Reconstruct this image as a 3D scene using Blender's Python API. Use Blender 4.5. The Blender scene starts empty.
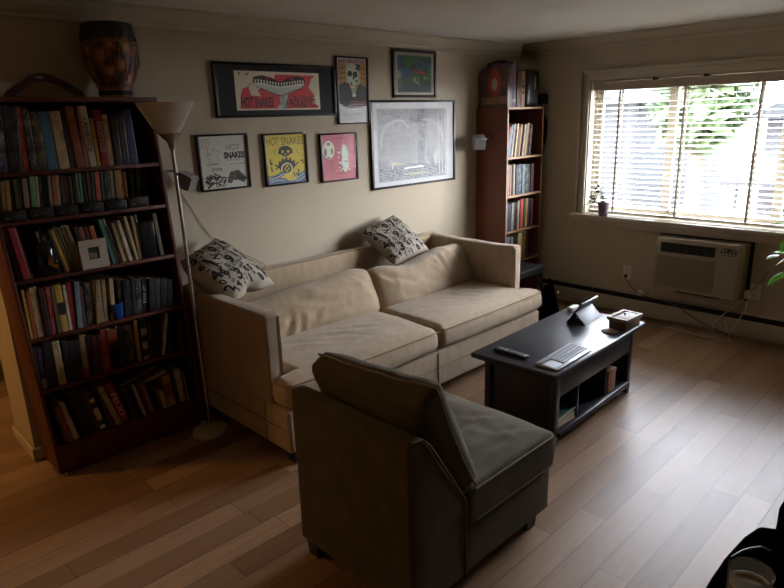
SKY, SUNP, HALLP, EXPO = 58, 1, 42, 0.03
import bpy, bmesh, math, random
from mathutils import Vector, Matrix, noise
random.seed(7)
col = bpy.context.scene.collection
sc = bpy.context.scene
XR, YB, H = 5.216, 3.553, 2.365      # window wall, sofa wall, ceiling

# ---------------------------------------------------------------- helpers
def lin(h):
    h = h.lstrip('#'); v = [int(h[i:i+2], 16)/255 for i in (0, 2, 4)]
    return tuple(((c+.055)/1.055)**2.4 if c > .04045 else c/12.92 for c in v)+(1,)
MAT = {}
def mat(name, colr, rough=.6, metal=0., vary=0., vscale=8., bump=0., bscale=60., spec=.5, coat=0., stretch=None, sheen=0., coords='Object'):
    if name in MAT: return MAT[name]
    m = bpy.data.materials.new(name); m.use_nodes = True; nt = m.node_tree; b = nt.nodes['Principled BSDF']
    c = lin(colr) if isinstance(colr, str) else tuple(colr)+(1,)
    b.inputs['Base Color'].default_value = c; b.inputs['Roughness'].default_value = rough
    b.inputs['Metallic'].default_value = metal; b.inputs['Specular IOR Level'].default_value = spec
    b.inputs['Coat Weight'].default_value = coat; b.inputs['Sheen Weight'].default_value = sheen
    if vary or bump:
        tc = nt.nodes.new('ShaderNodeTexCoord'); mp = nt.nodes.new('ShaderNodeMapping')
        nt.links.new(tc.outputs[coords], mp.inputs[0])
        if stretch: mp.inputs['Scale'].default_value = stretch
    if vary:
        n = nt.nodes.new('ShaderNodeTexNoise'); n.inputs['Scale'].default_value = vscale; n.inputs['Detail'].default_value = 5
        nt.links.new(mp.outputs[0], n.inputs[0])
        r = nt.nodes.new('ShaderNodeValToRGB')
        r.color_ramp.elements[0].position = .3; r.color_ramp.elements[1].position = .7
        r.color_ramp.elements[0].color = tuple(x*(1-vary) for x in c[:3])+(1,)
        r.color_ramp.elements[1].color = tuple(min(1, x*(1+vary)) for x in c[:3])+(1,)
        nt.links.new(n.outputs[0], r.inputs[0]); nt.links.new(r.outputs[0], b.inputs['Base Color'])
    if bump:
        n2 = nt.nodes.new('ShaderNodeTexNoise'); n2.inputs['Scale'].default_value = bscale; n2.inputs['Detail'].default_value = 3
        nt.links.new(mp.outputs[0], n2.inputs[0])
        bp = nt.nodes.new('ShaderNodeBump'); bp.inputs['Strength'].default_value = bump; bp.inputs['Distance'].default_value = .004
        nt.links.new(n2.outputs[0], bp.inputs['Height']); nt.links.new(bp.outputs[0], b.inputs['Normal'])
    MAT[name] = m
    return m
def glassmat(name, tint=(1, 1, 1), rough=.02, refl=1.):
    if name in MAT: return MAT[name]
    m = bpy.data.materials.new(name); m.use_nodes = True; nt = m.node_tree
    nt.nodes.remove(nt.nodes['Principled BSDF']); out = nt.nodes['Material Output']
    t = nt.nodes.new('ShaderNodeBsdfTransparent'); t.inputs[0].default_value = tuple(tint)+(1,)
    g = nt.nodes.new('ShaderNodeBsdfGlossy'); g.inputs['Roughness'].default_value = rough
    f = nt.nodes.new('ShaderNodeLayerWeight'); f.inputs[0].default_value = .5
    pw = nt.nodes.new('ShaderNodeMath'); pw.operation = 'POWER'; pw.inputs[1].default_value = 5; nt.links.new(f.outputs['Facing'], pw.inputs[0])
    mu = nt.nodes.new('ShaderNodeMath'); mu.operation = 'MULTIPLY_ADD'; mu.inputs[1].default_value = .94*refl; mu.inputs[2].default_value = .045*refl
    mx = nt.nodes.new('ShaderNodeMixShader')
    nt.links.new(pw.outputs[0], mu.inputs[0]); nt.links.new(mu.outputs[0], mx.inputs[0])
    nt.links.new(t.outputs[0], mx.inputs[1]); nt.links.new(g.outputs[0], mx.inputs[2]); nt.links.new(mx.outputs[0], out.inputs[0])
    MAT[name] = m
    return m
WL = {}                                # object name -> world position of its origin
def reg(o, w): WL[o.name] = Vector(w)
def tag(o, label=None, cat=None, group=None, kind=None):
    if label: o['label'] = label
    if cat: o['category'] = cat
    if group: o['group'] = group
    if kind: o['kind'] = kind
    return o
def thing(name, loc, label, cat, group=None, rz=0):
    o = bpy.data.objects.new(name, None); col.objects.link(o); o.location = loc; o.rotation_euler = (0, 0, rz)
    o.empty_display_size = .05
    reg(o, loc); return tag(o, label, cat, group)
class MB:
    def __init__(s): s.v = []; s.f = []; s.m = []; s.warp = None
    def add(s, vs, fs, mi=0):
        o = len(s.v); s.v += [Vector(p) for p in vs]; s.f += [[i+o for i in f] for f in fs]; s.m += [mi]*len(fs); return s
    def box(s, x0, x1, y0, y1, z0, z1, mi=0, M=None):
        vs = [Vector((x, y, z)) for z in (z0, z1) for y in (y0, y1) for x in (x0, x1)]
        if M is not None: vs = [M @ p for p in vs]
        return s.add(vs, [(0, 2, 3, 1), (4, 5, 7, 6), (0, 1, 5, 4), (2, 6, 7, 3), (0, 4, 6, 2), (1, 3, 7, 5)], mi)
    def prism(s, poly, axis, a, b, mi=0, M=None):
        # poly: 2D points; axis 'x': (y,z), 'y': (x,z), 'z': (x,y)
        def P(p, t): return {'x': (t, p[0], p[1]), 'y': (p[0], t, p[1]), 'z': (p[0], p[1], t)}[axis]
        n = len(poly); vs = [Vector(P(p, a)) for p in poly]+[Vector(P(p, b)) for p in poly]
        if M is not None: vs = [M @ p for p in vs]
        fs = [list(range(n))[::-1], list(range(n, 2*n))]+[[i, (i+1) % n, (i+1) % n+n, i+n] for i in range(n)]
        return s.add(vs, fs, mi)
    def tube(s, pts, r, n=8, mi=0, closed=False):
        pts = [Vector(p) for p in pts]; k = len(pts); R = r if isinstance(r, (list, tuple)) else [r]*k
        up = Vector((0, 0, 1)); vs = []; prev = None
        for i, p in enumerate(pts):
            d = (pts[min(i+1, k-1)]-pts[max(i-1, 0)]) if not closed else (pts[(i+1) % k]-pts[i-1])
            d = d.normalized() if d.length > 1e-9 else Vector((0, 0, 1))
            if prev is None: a = d.orthogonal().normalized()
            else:
                a = prev-d*prev.dot(d); a = a.normalized() if a.length > 1e-6 else d.orthogonal().normalized()
            prev = a; b = d.cross(a)
            vs += [p+(a*math.cos(t*2*math.pi/n)+b*math.sin(t*2*math.pi/n))*R[i] for t in range(n)]
        fs = []
        for i in range(k if closed else k-1):
            j = (i+1) % k
            fs += [[i*n+t, i*n+(t+1) % n, j*n+(t+1) % n, j*n+t] for t in range(n)]
        if not closed: fs += [list(range(n))[::-1], [(k-1)*n+t for t in range(n)]]
        return s.add(vs, fs, mi)
    def lathe(s, prof, c=(0, 0, 0), n=24, mi=0, M=None, tilt=(0, 0), cap=True):
        # prof: (r,z); tilt: x,y shift per unit z
        vs = []
        for r, z in prof:
            for t in range(n):
                a = t*2*math.pi/n
                p = Vector((r*math.cos(a)+tilt[0]*z, r*math.sin(a)+tilt[1]*z, z))
                if M is not None: p = M @ p
                vs.append(p+Vector(c))
        k = len(prof); fs = [[i*n+t, i*n+(t+1) % n, (i+1)*n+(t+1) % n, (i+1)*n+t] for i in range(k-1) for t in range(n)]
        if cap and prof[0][0] > 1e-6: fs.append(list(range(n))[::-1])
        if cap and prof[-1][0] > 1e-6: fs.append([(k-1)*n+t for t in range(n)])
        return s.add(vs, fs, mi)
    def build(s, name, mats, parent=None, local=False, smooth=False, bevel=0, seg=2, origin=None, angle=40):
        if not isinstance(mats, (list, tuple)): mats = [mats]
        if s.warp: s.v = [s.warp(p) for p in s.v]
        me = bpy.data.meshes.new(name); o = bpy.data.objects.new(name, me); col.objects.link(o)
        if parent is not None:
            base = WL.get(parent.name, Vector((0, 0, 0)))
            off = Vector((0, 0, 0)) if local else base
            o.parent = parent; reg(o, base)
        else:
            if origin is None:
                xs = [p.x for p in s.v]; ys = [p.y for p in s.v]
                origin = ((min(xs)+max(xs))/2, (min(ys)+max(ys))/2, min(p.z for p in s.v))
            off = Vector(origin); o.location = off; reg(o, off)
        me.from_pydata([p-off for p in s.v], [], s.f)
        for m in mats: me.materials.append(m)
        for p, mi in zip(me.polygons, s.m): p.material_index = mi
        bm = bmesh.new(); bm.from_mesh(me)
        bmesh.ops.remove_doubles(bm, verts=bm.verts, dist=1e-6)
        bmesh.ops.recalc_face_normals(bm, faces=bm.faces)
        if bevel:
            es = [e for e in bm.edges if len(e.link_faces) == 2 and e.calc_face_angle(0) > math.radians(30)]
            bmesh.ops.bevel(bm, geom=es, offset=bevel, segments=seg, profile=.5, affect='EDGES', clamp_overlap=True)
        bm.to_mesh(me); bm.free()
        if smooth or bevel: smoothen(me, angle)
        return o
def smoothen(me, angle=40):
    for p in me.polygons: p.use_smooth = True
    bm = bmesh.new(); bm.from_mesh(me)
    for e in bm.edges: e.smooth = not (len(e.link_faces) == 2 and e.calc_face_angle(0) > math.radians(angle))
    bm.to_mesh(me); bm.free()
def soft(name, poly, axis, a, b, cell, r, fn, mats, parent=None, M=None, seg=4, local=False):
    """Upholstered block: outline POLY extruded a..b, cut into cells, edges rounded by r, then moved by fn(p)."""
    mb = MB(); mb.prism(poly, axis, a, b)
    bm = bmesh.new(); vv = [bm.verts.new(p) for p in mb.v]
    for f in mb.f: bm.faces.new([vv[i] for i in f])
    bmesh.ops.recalc_face_normals(bm, faces=bm.faces)
    es = [e for e in bm.edges if e.calc_face_angle(0) > math.radians(25)]
    bmesh.ops.bevel(bm, geom=es, offset=r, segments=seg, profile=.5, affect='EDGES', clamp_overlap=True)
    lo = [min(v.co[i] for v in bm.verts) for i in range(3)]; hi = [max(v.co[i] for v in bm.verts) for i in range(3)]
    for i in range(3):
        k = max(2, int((hi[i]-lo[i])/cell))
        for j in range(1, k):
            n = [0, 0, 0]; n[i] = 1; co = [0, 0, 0]; co[i] = lo[i]+(hi[i]-lo[i])*j/k
            bmesh.ops.bisect_plane(bm, geom=bm.verts[:]+bm.edges[:]+bm.faces[:], plane_co=co, plane_no=n)
    bmesh.ops.remove_doubles(bm, verts=bm.verts, dist=.0008)
    if fn:
        for v in bm.verts: v.co = fn(v.co.copy())
    if M is not None:
        for v in bm.verts: v.co = M @ v.co
    base = Vector((0, 0, 0))
    me = bpy.data.meshes.new(name); o = bpy.data.objects.new(name, me); col.objects.link(o)
    if parent is not None:
        base = WL[parent.name]; o.parent = parent; reg(o, base)
        if not local:
            for v in bm.verts: v.co -= base
    else:
        xs = [v.co for v in bm.verts]
        off = Vector(((min(p.x for p in xs)+max(p.x for p in xs))/2, (min(p.y for p in xs)+max(p.y for p in xs))/2, min(p.z for p in xs)))
        for v in bm.verts: v.co -= off
        o.location = off; reg(o, off)
    bmesh.ops.recalc_face_normals(bm, faces=bm.faces)
    bm.to_mesh(me); bm.free()
    for m in (mats if isinstance(mats, (list, tuple)) else [mats]): me.materials.append(m)
    for p in me.polygons: p.use_smooth = True
    return o
def struct(o): o['kind'] = 'structure'; return o
def N(x, y=0, z=0, s=1.): return noise.noise(Vector((x*s, y*s, z*s)))
_tc = {}
def text_mesh(s, bold=.0, fine=False):
    """vertices (unit box) and faces of a word set in the built-in typeface"""
    if (s, bold, fine) in _tc: return _tc[(s, bold, fine)]
    cu = bpy.data.curves.new('t', 'FONT'); cu.body = s; cu.size = 1; cu.offset = bold; cu.resolution_u = 3
    ob = bpy.data.objects.new('t', cu); col.objects.link(ob)
    bpy.context.view_layer.update()
    me = bpy.data.meshes.new_from_object(ob)
    if fine:
        bm = bmesh.new(); bm.from_mesh(me); bmesh.ops.triangulate(bm, faces=bm.faces)
        for _ in range(3):
            es = [e for e in bm.edges if e.calc_length() > .16]
            if es: bmesh.ops.subdivide_edges(bm, edges=es, cuts=1); bmesh.ops.triangulate(bm, faces=bm.faces)
        bm.to_mesh(me); bm.free()
    vs = [tuple(v.co[:2]) for v in me.vertices]; fs = [list(p.vertices) for p in me.polygons]
    x0 = min(v[0] for v in vs); x1 = max(v[0] for v in vs); y0 = min(v[1] for v in vs); y1 = max(v[1] for v in vs)
    r = ([((a-x0)/(x1-x0), (b-y0)/(y1-y0)) for a, b in vs], fs, (x1-x0)/(y1-y0))
    bpy.data.objects.remove(ob); bpy.data.meshes.remove(me); bpy.data.curves.remove(cu)
    _tc[(s, bold, fine)] = r
    return r

# ---------------------------------------------------------------- camera
def cam():
    y, p, r = 0.770836, 0.275352, -0.0298546
    cy, sy, cp, sp, cr, sr = math.cos(y), math.sin(y), math.cos(p), math.sin(p), math.cos(r), math.sin(r)
    fw = Vector((sy*cp, cy*cp, -sp)); rt = Vector((cy, -sy, 0)); up = rt.cross(fw)
    R2 = cr*rt+sr*up; U2 = -sr*rt+cr*up
    c = bpy.data.cameras.new('camera'); o = bpy.data.objects.new('camera', c); col.objects.link(o)
    M = Matrix((( R2.x, U2.x, -fw.x, 0), (R2.y, U2.y, -fw.y, 0), (R2.z, U2.z, -fw.z, 1.745), (0, 0, 0, 1)))
    o.matrix_world = M; c.sensor_width = 36; c.lens = 620/784*36; c.clip_start = .02; c.clip_end = 200
    sc.camera = o
cam()

# ---------------------------------------------------------------- materials
def floor_mat():
    m = bpy.data.materials.new('laminate_planks'); m.use_nodes = True; nt = m.node_tree; L = nt.links; b = nt.nodes['Principled BSDF']
    def nd(t, **k):
        n = nt.nodes.new(t)
        for a, v in k.items(): setattr(n, a, v)
        return n
    def mth(op, a, bb=None):
        n = nd('ShaderNodeMath', operation=op)
        for i, q in enumerate((a, bb)):
            if q is None: continue
            if isinstance(q, (int, float)): n.inputs[i].default_value = q
            else: L.new(q, n.inputs[i])
        return n.outputs[0]
    g = nd('ShaderNodeNewGeometry'); sx = nd('ShaderNodeSeparateXYZ'); L.new(g.outputs['Position'], sx.inputs[0])
    X, Y = sx.outputs[0], sx.outputs[1]
    ry = mth('DIVIDE', mth('SUBTRACT', Y, .689), .1235); row = mth('FLOOR', ry); fy = mth('SUBTRACT', ry, row)
    w1 = nd('ShaderNodeTexWhiteNoise', noise_dimensions='1D'); L.new(row, w1.inputs['W'])
    rx = mth('ADD', mth('DIVIDE', X, 1.05), mth('MULTIPLY', w1.outputs[0], 7.3)); idx = mth('FLOOR', rx); fx = mth('SUBTRACT', rx, idx)
    cb = nd('ShaderNodeCombineXYZ'); L.new(row, cb.inputs[0]); L.new(idx, cb.inputs[1])
    w2 = nd('ShaderNodeTexWhiteNoise', noise_dimensions='2D'); L.new(cb.outputs[0], w2.inputs['Vector'])
    # grain
    mp = nd('ShaderNodeMapping'); mp.inputs['Scale'].default_value = (1.6, 22, 1); cb2 = nd('ShaderNodeVectorMath', operation='ADD')
    L.new(g.outputs['Position'], cb2.inputs[0]); L.new(w2.outputs['Color'], cb2.inputs[1]); L.new(cb2.outputs[0], mp.inputs[0])
    ns = nd('ShaderNodeTexNoise'); ns.inputs['Scale'].default_value = 2.2; ns.inputs['Detail'].default_value = 7; ns.inputs['Roughness'].default_value = .62
    L.new(mp.outputs[0], ns.inputs[0])
    rp = nd('ShaderNodeValToRGB'); e = rp.color_ramp.elements
    e[0].position = 0; e[0].color = lin('#7a5c42'); e[1].position = 1; e[1].color = lin('#ae9079')
    for p, c in ((.35, '#8b6b50'), (.6, '#97785e'), (.8, '#a48467')):
        q = e.new(p); q.color = lin(c)
    tone = mth('ADD', mth('MULTIPLY', w2.outputs[0], .8), mth('MULTIPLY', mth('SUBTRACT', ns.outputs[0], .38), .75)); L.new(tone, rp.inputs[0])
    ed = mth('MINIMUM', mth('MINIMUM', fy, mth('SUBTRACT', 1, fy)), mth('MULTIPLY', mth('MINIMUM', fx, mth('SUBTRACT', 1, fx)), 8.5))
    line = nd('ShaderNodeMapRange'); L.new(ed, line.inputs[0]); line.inputs[1].default_value = .006; line.inputs[2].default_value = .022
    line.inputs[3].default_value = .42; line.inputs[4].default_value = 1
    mx = nd('ShaderNodeMix', data_type='RGBA', blend_type='MULTIPLY'); mx.inputs[0].default_value = 1
    L.new(rp.outputs[0], mx.inputs[6]); L.new(line.outputs[0], mx.inputs[7]); L.new(mx.outputs[2], b.inputs['Base Color'])
    rr = nd('ShaderNodeMapRange'); L.new(ns.outputs[0], rr.inputs[0]); rr.inputs[3].default_value = .30; rr.inputs[4].default_value = .50
    L.new(rr.outputs[0], b.inputs['Roughness']); b.inputs['Specular IOR Level'].default_value = .36
    bp = nd('ShaderNodeBump'); bp.inputs['Strength'].default_value = .25; bp.inputs['Distance'].default_value = .002
    L.new(line.outputs[0], bp.inputs['Height']); L.new(bp.outputs[0], b.inputs['Normal'])
    return m
M_floor = floor_mat()
M_wall = mat('warm_beige_paint', '#afa38e', .75, vary=.035, vscale=3, bump=.12, bscale=90)
M_ceil = mat('ceiling_paint', '#dbd7cf', .85, vary=.03, vscale=2, bump=.15, bscale=120)
M_trim = mat('trim_paint', '#b9af9c', .5, vary=.02)
M_wtrim = mat('window_trim_paint', '#b9af9c', .45)
M_heat = mat('heater_enamel', '#a79c88', .45, vary=.03)
M_black = mat('black_gap', '#0b0a0a', .8)
M_sofa = mat('tan_woven_upholstery', '#aa957b', .9, vary=.10, vscale=26, bump=.55, bscale=420, spec=.15, sheen=.25, stretch=(1, 1, .35))
M_pipe = mat('tan_piping', '#8f7d68', .9, spec=.1)
M_chair = mat('dark_olive_velvet', '#524834', .88, vary=.16, vscale=9, bump=.35, bscale=300, spec=.1, sheen=.12)
M_chpipe = mat('olive_piping', '#756a4e', .8, spec=.15)
M_foot = mat('black_wood_feet', '#0d0b0a', .5)
M_ctab = mat('black_brown_table_finish', '#1e1e25', .36, vary=.15, vscale=5, stretch=(1, 9, 9), spec=.6)
M_maho = mat('mahogany_veneer', '#54220f', .5, vary=.22, vscale=3, stretch=(6, 6, .7), bump=.1, bscale=20)
M_maho2 = mat('cherry_veneer', '#6e3b29', .5, vary=.15, vscale=3, stretch=(6, 6, .7))
M_birch = mat('pale_shelf_edge', '#9a7550', .5, vary=.1)
M_bback = mat('dark_back_panel', '#1c0c07', .7)
M_metal = mat('brushed_nickel', '#a19c93', .32, metal=.9)
M_silver = mat('silver_plastic', '#9b9da1', .38, metal=.3)
M_white = mat('white_plastic', '#cfc9bd', .45)
M_slat = mat('white_blind_slat', '#e4ddd0', .45)
M_frosted = mat('frosted_glass_bowl', '#e6e2da', .35, vary=.03, spec=.5)
def translucent(m, f, c):
    nt = m.node_tree; b = nt.nodes['Principled BSDF']; t = nt.nodes.new('ShaderNodeBsdfTranslucent'); t.inputs[0].default_value = lin(c); mx = nt.nodes.new('ShaderNodeMixShader'); mx.inputs[0].default_value = f
    nt.links.new(b.outputs[0], mx.inputs[1]); nt.links.new(t.outputs[0], mx.inputs[2]); nt.links.new(mx.outputs[0], nt.nodes['Material Output'].inputs[0])
translucent(M_frosted, .45, '#e2dccf')
M_blackp = mat('black_plastic', '#101012', .4)
M_dark = mat('dark_grey_plastic', '#26262a', .45)
M_leather = mat('black_leather', '#050509', .95, bump=.2, bscale=55, spec=.0)
M_glass = glassmat('clear_glass')
M_pglass = glassmat('picture_glass', refl=.04, rough=.004)

# ---------------------------------------------------------------- room shell
X0, Y0 = -2.6, -2.4        # far side of the room behind the camera
XE = 0.703                 # free end of the sofa wall
TW = .38                   # its thickness
def sbox(name, x0, x1, y0, y1, z0, z1, m, parent=None, bevel=0):
    o = MB().box(x0, x1, y0, y1, z0, z1).build(name, m, parent, bevel=bevel)
    return struct(o) if parent is None else o
sbox('floor', X0-.2, XR+.2, Y0-.2, 7.2, -.1, 0, M_floor)
sbox('ceiling', X0-.2, XR+.2, Y0-.2, 7.2, H, H+.1, M_ceil)
sbox('wall_back', XE, XR+.2, YB, YB+TW, 0, H, M_wall)
sbox('wall_left', X0-.2, X0, Y0-.2, 7.2, 0, H, M_wall)
sbox('wall_front', X0, XR, Y0-.2, Y0, 0, H, M_wall)
sbox('wall_hall', X0, XR+.2, 7.0, 7.2, 0, H, M_wall)
WY0, WY1, WZ0, WZ1 = .62, 2.82, .862, 2.01       # window opening
mb = MB()
mb.box(XR, XR+.2, Y0-.2, WY0, 0, H).box(XR, XR+.2, WY1, YB, 0, H).box(XR, XR+.2, WY0, WY1, 0, WZ0).box(XR, XR+.2, WY0, WY1, WZ1, H)
struct(mb.build('wall_right', M_wall))
sbox('wall_hall_side', 3.0, 3.15, YB+TW, 7.0, 0, H, M_wall)
# crown mouldings
def crown(name, pts, inward):
    prof = [(0, 0), (.085, 0), (.085, -.012), (.07, -.02), (.055, -.042), (.03, -.066), (.014, -.074), (.014, -.098), (0, -.098)]
    mb = MB(); a, b = pts
    if inward == 'y': mb.prism([(YB-p, H+q) for p, q in prof], 'x', a, b)
    else: mb.prism([(XR-p, H+q) for p, q in prof], 'y', a, b)
    return struct(mb.build(name, M_trim))
crown('trim_1', (XE, XR), 'y'); crown('trim_2', (Y0, YB), 'x')
# baseboards
def bb(name, x0, x1, y0, y1):
    mb = MB(); mb.box(x0, x1, y0, y1, 0, .075); o = mb.build(name, M_trim, bevel=.006); return struct(o)
bb('baseboard_back', XE-.016, 4.5, YB-.016, YB-.0005); bb('baseboard_end', XE-.016, XE-.0005, YB-.016, YB+TW+.016)
bb('baseboard_hall', XE-.016, 3.0, YB+TW+.0005, YB+TW+.016)

# ---------------------------------------------------------------- window
fr = MB()
xf0, xf1 = XR+.09, XR+.15
fr.box(xf0, xf1, WY0, WY0+.045, WZ0, WZ1).box(xf0, xf1, WY1-.045, WY1, WZ0, WZ1).box(xf0, xf1, WY0+.045, WY1-.045, WZ1-.05, WZ1).box(xf0, xf1, WY0+.045, WY1-.045, WZ0, WZ0+.05)
win = struct(fr.build('window_1', M_wtrim, bevel=.004))
cs = MB()      # casing around the opening, flat boards with a raised outer band
for (a, b, c, d) in ((WY1, WY1+.085, WZ0-.03, WZ1+.085), (WY0-.085, WY0, WZ0-.03, WZ1+.085), (WY0, WY1, WZ1, WZ1+.085)):
    cs.box(XR-.018, XR-.0005, a, b, c, d)
cs.box(XR-.028, XR-.018, WY1+.062, WY1+.085, WZ0-.03, WZ1+.085).box(XR-.028, XR-.018, WY0-.085, WY0-.062, WZ0-.03, WZ1+.085).box(XR-.028, XR-.018, WY0-.062, WY1+.062, WZ1+.062, WZ1+.085)
cs.build('casing', M_wtrim, win, bevel=.002)
sl = MB(); sl.box(XR-.085, XR+.09, WY0-.10, WY1+.10, WZ0-.028, WZ0+.002); sl.build('sill', M_wtrim, win, bevel=.006)
ap = MB(); ap.box(XR-.018, XR-.0005, WY0-.09, WY1+.09, WZ0-.10, WZ0-.028); ap.build('apron', M_wtrim, win, bevel=.003)
jb = MB(); jb.box(XR, xf0, WY1-.012, WY1-.001, WZ0, WZ1).box(XR, xf0, WY0+.001, WY0+.012, WZ0, WZ1).box(XR, xf0, WY0+.012, WY1-.012, WZ1-.012, WZ1-.001); jb.build('jamb', M_wtrim, win)
def sash(y0, y1):
    m = MB(); x0, x1 = XR+.10, XR+.135; z0, z1 = WZ0+.05, WZ1-.05
    m.box(x0, x1, y0, y0+.035, z0, z1).box(x0, x1, y1-.035, y1, z0, z1).box(x0, x1, y0+.035, y1-.035, z0, z0+.035).box(x0, x1, y0+.035, y1-.035, z1-.035, z1)
    s = m.build('sash', M_wtrim, win)
    MB().box(XR+.115, XR+.119, y0+.035, y1-.035, z0+.035, z1-.035).build('pane', M_glass, s)
sash(2.135, WY1-.045); sash(1.30, 2.135); sash(WY0+.045, 1.30)

# ---------------------------------------------------------------- blind
bl = thing('window_blind', (XR+.02, 1.72, .88), 'white horizontal slatted blind hanging open across the wide window', 'blind')
b0, b1 = WY0+.02, WY1-.045
MB().box(XR-.022, XR+.045, b0, b1, 1.925, 1.99).build('headrail', mat('blind_headrail', '#a8998a', .5), bl, bevel=.004)
MB().box(XR-.005, XR+.040, b0, b1, .888, .904).build('bottom_rail', M_slat, bl, bevel=.004)
m = MB(); n = 23
for i in range(n):
    z = .945+i*(1.905-.945)/(n-1); a = math.radians(9)
    prof = []
    for t in (-.5, -.25, 0, .25, .5):
        u = t*.048; prof.append((u*math.cos(a), u*math.sin(a)+.0025*(1-4*t*t)))
    top = [(XR+.018+u, z+w+.0012) for u, w in prof]; bot = [(XR+.018+u, z+w-.0012) for u, w in prof][::-1]
    m.prism(top+bot, 'y', b0+.004, b1-.004)
m.build('slats', M_slat, bl)
for y in (2.542, 2.006, 1.47, .93):
    for dx in (-.008, .044): MB().box(XR+dx-.001, XR+dx+.001, y-.009, y+.009, .9, 1.93).build('ladder_tape', mat('ladder_tape', '#d8d2c6', .8), bl)
m = MB(); m.tube([(XR-.03, 2.66, 1.93), (XR-.032, 2.662, 1.35)], .004); m.build('tilt_wand', M_white, bl)
m = MB(); m.tube([(XR-.028, 1.98, 1.93), (XR-.03, 1.985, 1.4), (XR-.03, 2.045, .96)], .0015, 6).lathe([(.001, 0), (.014, .005), (.016, .02), (.006, .035)], (XR-.03, 2.05, .93), 12); m.build('pull_cord', M_white, bl)
for y in (2.25, 1.86, 1.1):
    MB().box(XR-.028, XR+.03, y-.016, y+.016, 1.985, 2.005).build('bracket', M_blackp, bl)

# ---------------------------------------------------------------- heater, outlets, air conditioner
ht = thing('baseboard_heater', (XR-.035, 1.9, 0), 'long beige metal baseboard heater running under the window', 'heater')
MB().prism([(XR-.001, .0), (XR-.012, .0), (XR-.012, .196), (XR-.045, .194), (XR-.050, .198), (XR-.045, .202), (XR-.001, .206)], 'y', Y0+.02, YB-.03).build('back_plate', M_heat, ht)
MB().prism([(XR-.058, .035), (XR-.066, .035), (XR-.066, .148), (XR-.060, .156), (XR-.054, .154), (XR-.058, .147)], 'y', Y0+.02, YB-.03).build('front_cover', M_heat, ht)
MB().box(XR-.046, XR-.013, Y0+.03, YB-.04, .03, .193).build('slot_shade_plate', M_black, ht)  # black plate painting the shade inside the heater slot
for y in (3.49, 1.0):
    MB().box(XR-.068, XR-.001, y, y+.03, 0, .16).build('joint_cover', M_heat, ht, bevel=.002)
def outlet(y, z, label):
    t = thing('wall_outlet', (XR, y, z-.06), label, 'outlet')
    MB().box(XR-.007, XR-.0005, y-.036, y+.036, z-.06, z+.06).build('cover_plate', M_white, t, bevel=.002)
    for dz in (-.028, .028):
        r = MB(); r.box(XR-.010, XR-.007, y-.017, y+.017, z+dz-.016, z+dz+.016); r = r.build('receptacle', M_white, t, bevel=.002)
        s = MB(); s.box(XR-.0105, XR-.010, y-.009, y-.006, z+dz-.006, z+dz+.008).box(XR-.0105, XR-.010, y+.006, y+.009, z+dz-.006, z+dz+.008); s.build('slot', M_black, r)
outlet(2.366, .372, 'cream wall outlet with a black plug in it')
outlet(1.336, .378, 'cream wall outlet beside the air conditioner, nothing plugged in')
t = thing('power_cord', (XR-.02, 2.37, .2), 'black corded plug in the outlet left of the air conditioner, draped along the heater', 'cord')  # plain power cord running from the outlet along the heater
MB().lathe([(.006, 0), (.014, .004), (.014, .03), (.006, .04)], (XR-.010, 2.366, .346), 12, M=Matrix.Rotation(-math.pi/2, 4, 'Y')).build('plug', M_blackp, t, smooth=True)
M_cord = mat('grey_brown_cord', '#4a4238', .5)
MB().tube([(XR-.045, 2.366, .346), (XR-.06, 2.35, .33), (XR-.06, 2.30, .27), (XR-.062, 2.24, .225), (XR-.07, 2.15, .203), (XR-.073, 2.05, .2), (XR-.074, 1.95, .198), (XR-.078, 1.88, .17), (XR-.08, 1.8, .13), (XR-.085, 1.7, .085), (XR-.09, 1.6, .055), (XR-.1, 1.5, .03), (XR-.13, 1.42, .008)], .004).build('cable', M_cord, t, smooth=True)
t = thing('power_adapter', (XR-.05, 2.2, .198), 'white plug adapter lying on top of the heater', 'adapter')
MB().box(XR-.062, XR-.03, 2.185, 2.235, .199, .245).build('body', M_white, t, bevel=.005)
MB().tube([(XR-.05, 2.185, .23), (XR-.05, 2.15, .26), (XR-.03, 2.13, .24), (XR-.04, 2.12, .212)], .006).build('cable', M_white, t, smooth=True)
# air conditioner
ac = thing('air_conditioner', (XR-.07, 1.75, .32), 'beige through-wall air conditioner under the window', 'air conditioner')
yl, yr, zb, zt, D = 2.085, 1.405, .318, .752, .15
M_ac = mat('ac_beige', '#9d9480', .5, vary=.02); M_acg = mat('ac_grille', '#867d6b', .6)
MB().box(XR-.012, XR-.0005, yr-.022, yl+.012, zb-.02, zt+.02).build('wall_sleeve', M_black, ac)
MB().prism([(XR-.012, yl-.0), (XR-.012, yr+.0), (XR-D+.03, yr+.004), (XR-D, yr+.045), (XR-D, yl-.02), (XR-D+.03, yl-.002)], 'z', zb, zt).build('housing', M_ac, ac, bevel=.01, seg=3)
xf = XR-D
MB().box(xf-.006, xf+.002, 1.60, yl-.045, zt-.125, zt-.028).build('vent_frame', M_ac, ac, bevel=.003)
m = MB(); m.box(xf-.0075, xf-.005, 1.612, yl-.057, zt-.115, zt-.038); g = m.build('vent_opening', M_black, ac)
m = MB()
for i in range(7): m.box(xf-.013, xf-.0074, 1.612+i*.0685, 1.616+i*.0685, zt-.115, zt-.038)
for i in range(4): m.box(xf-.0105, xf-.0076, 1.612, yl-.057, zt-.108+i*.021, zt-.104+i*.021)
m.build('louvers', mat('ac_louver', '#3b3830', .5), ac)
m = MB()
for i in range(26): m.box(xf-.004, xf+.001, 1.60, yl-.03, zb+.03+i*.0098, zb+.0355+i*.0098)
m.box(xf-.0015, xf+.001, 1.60, yl-.03, zb+.028, zt-.15)
m.build('intake_grille', M_acg, ac)
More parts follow.
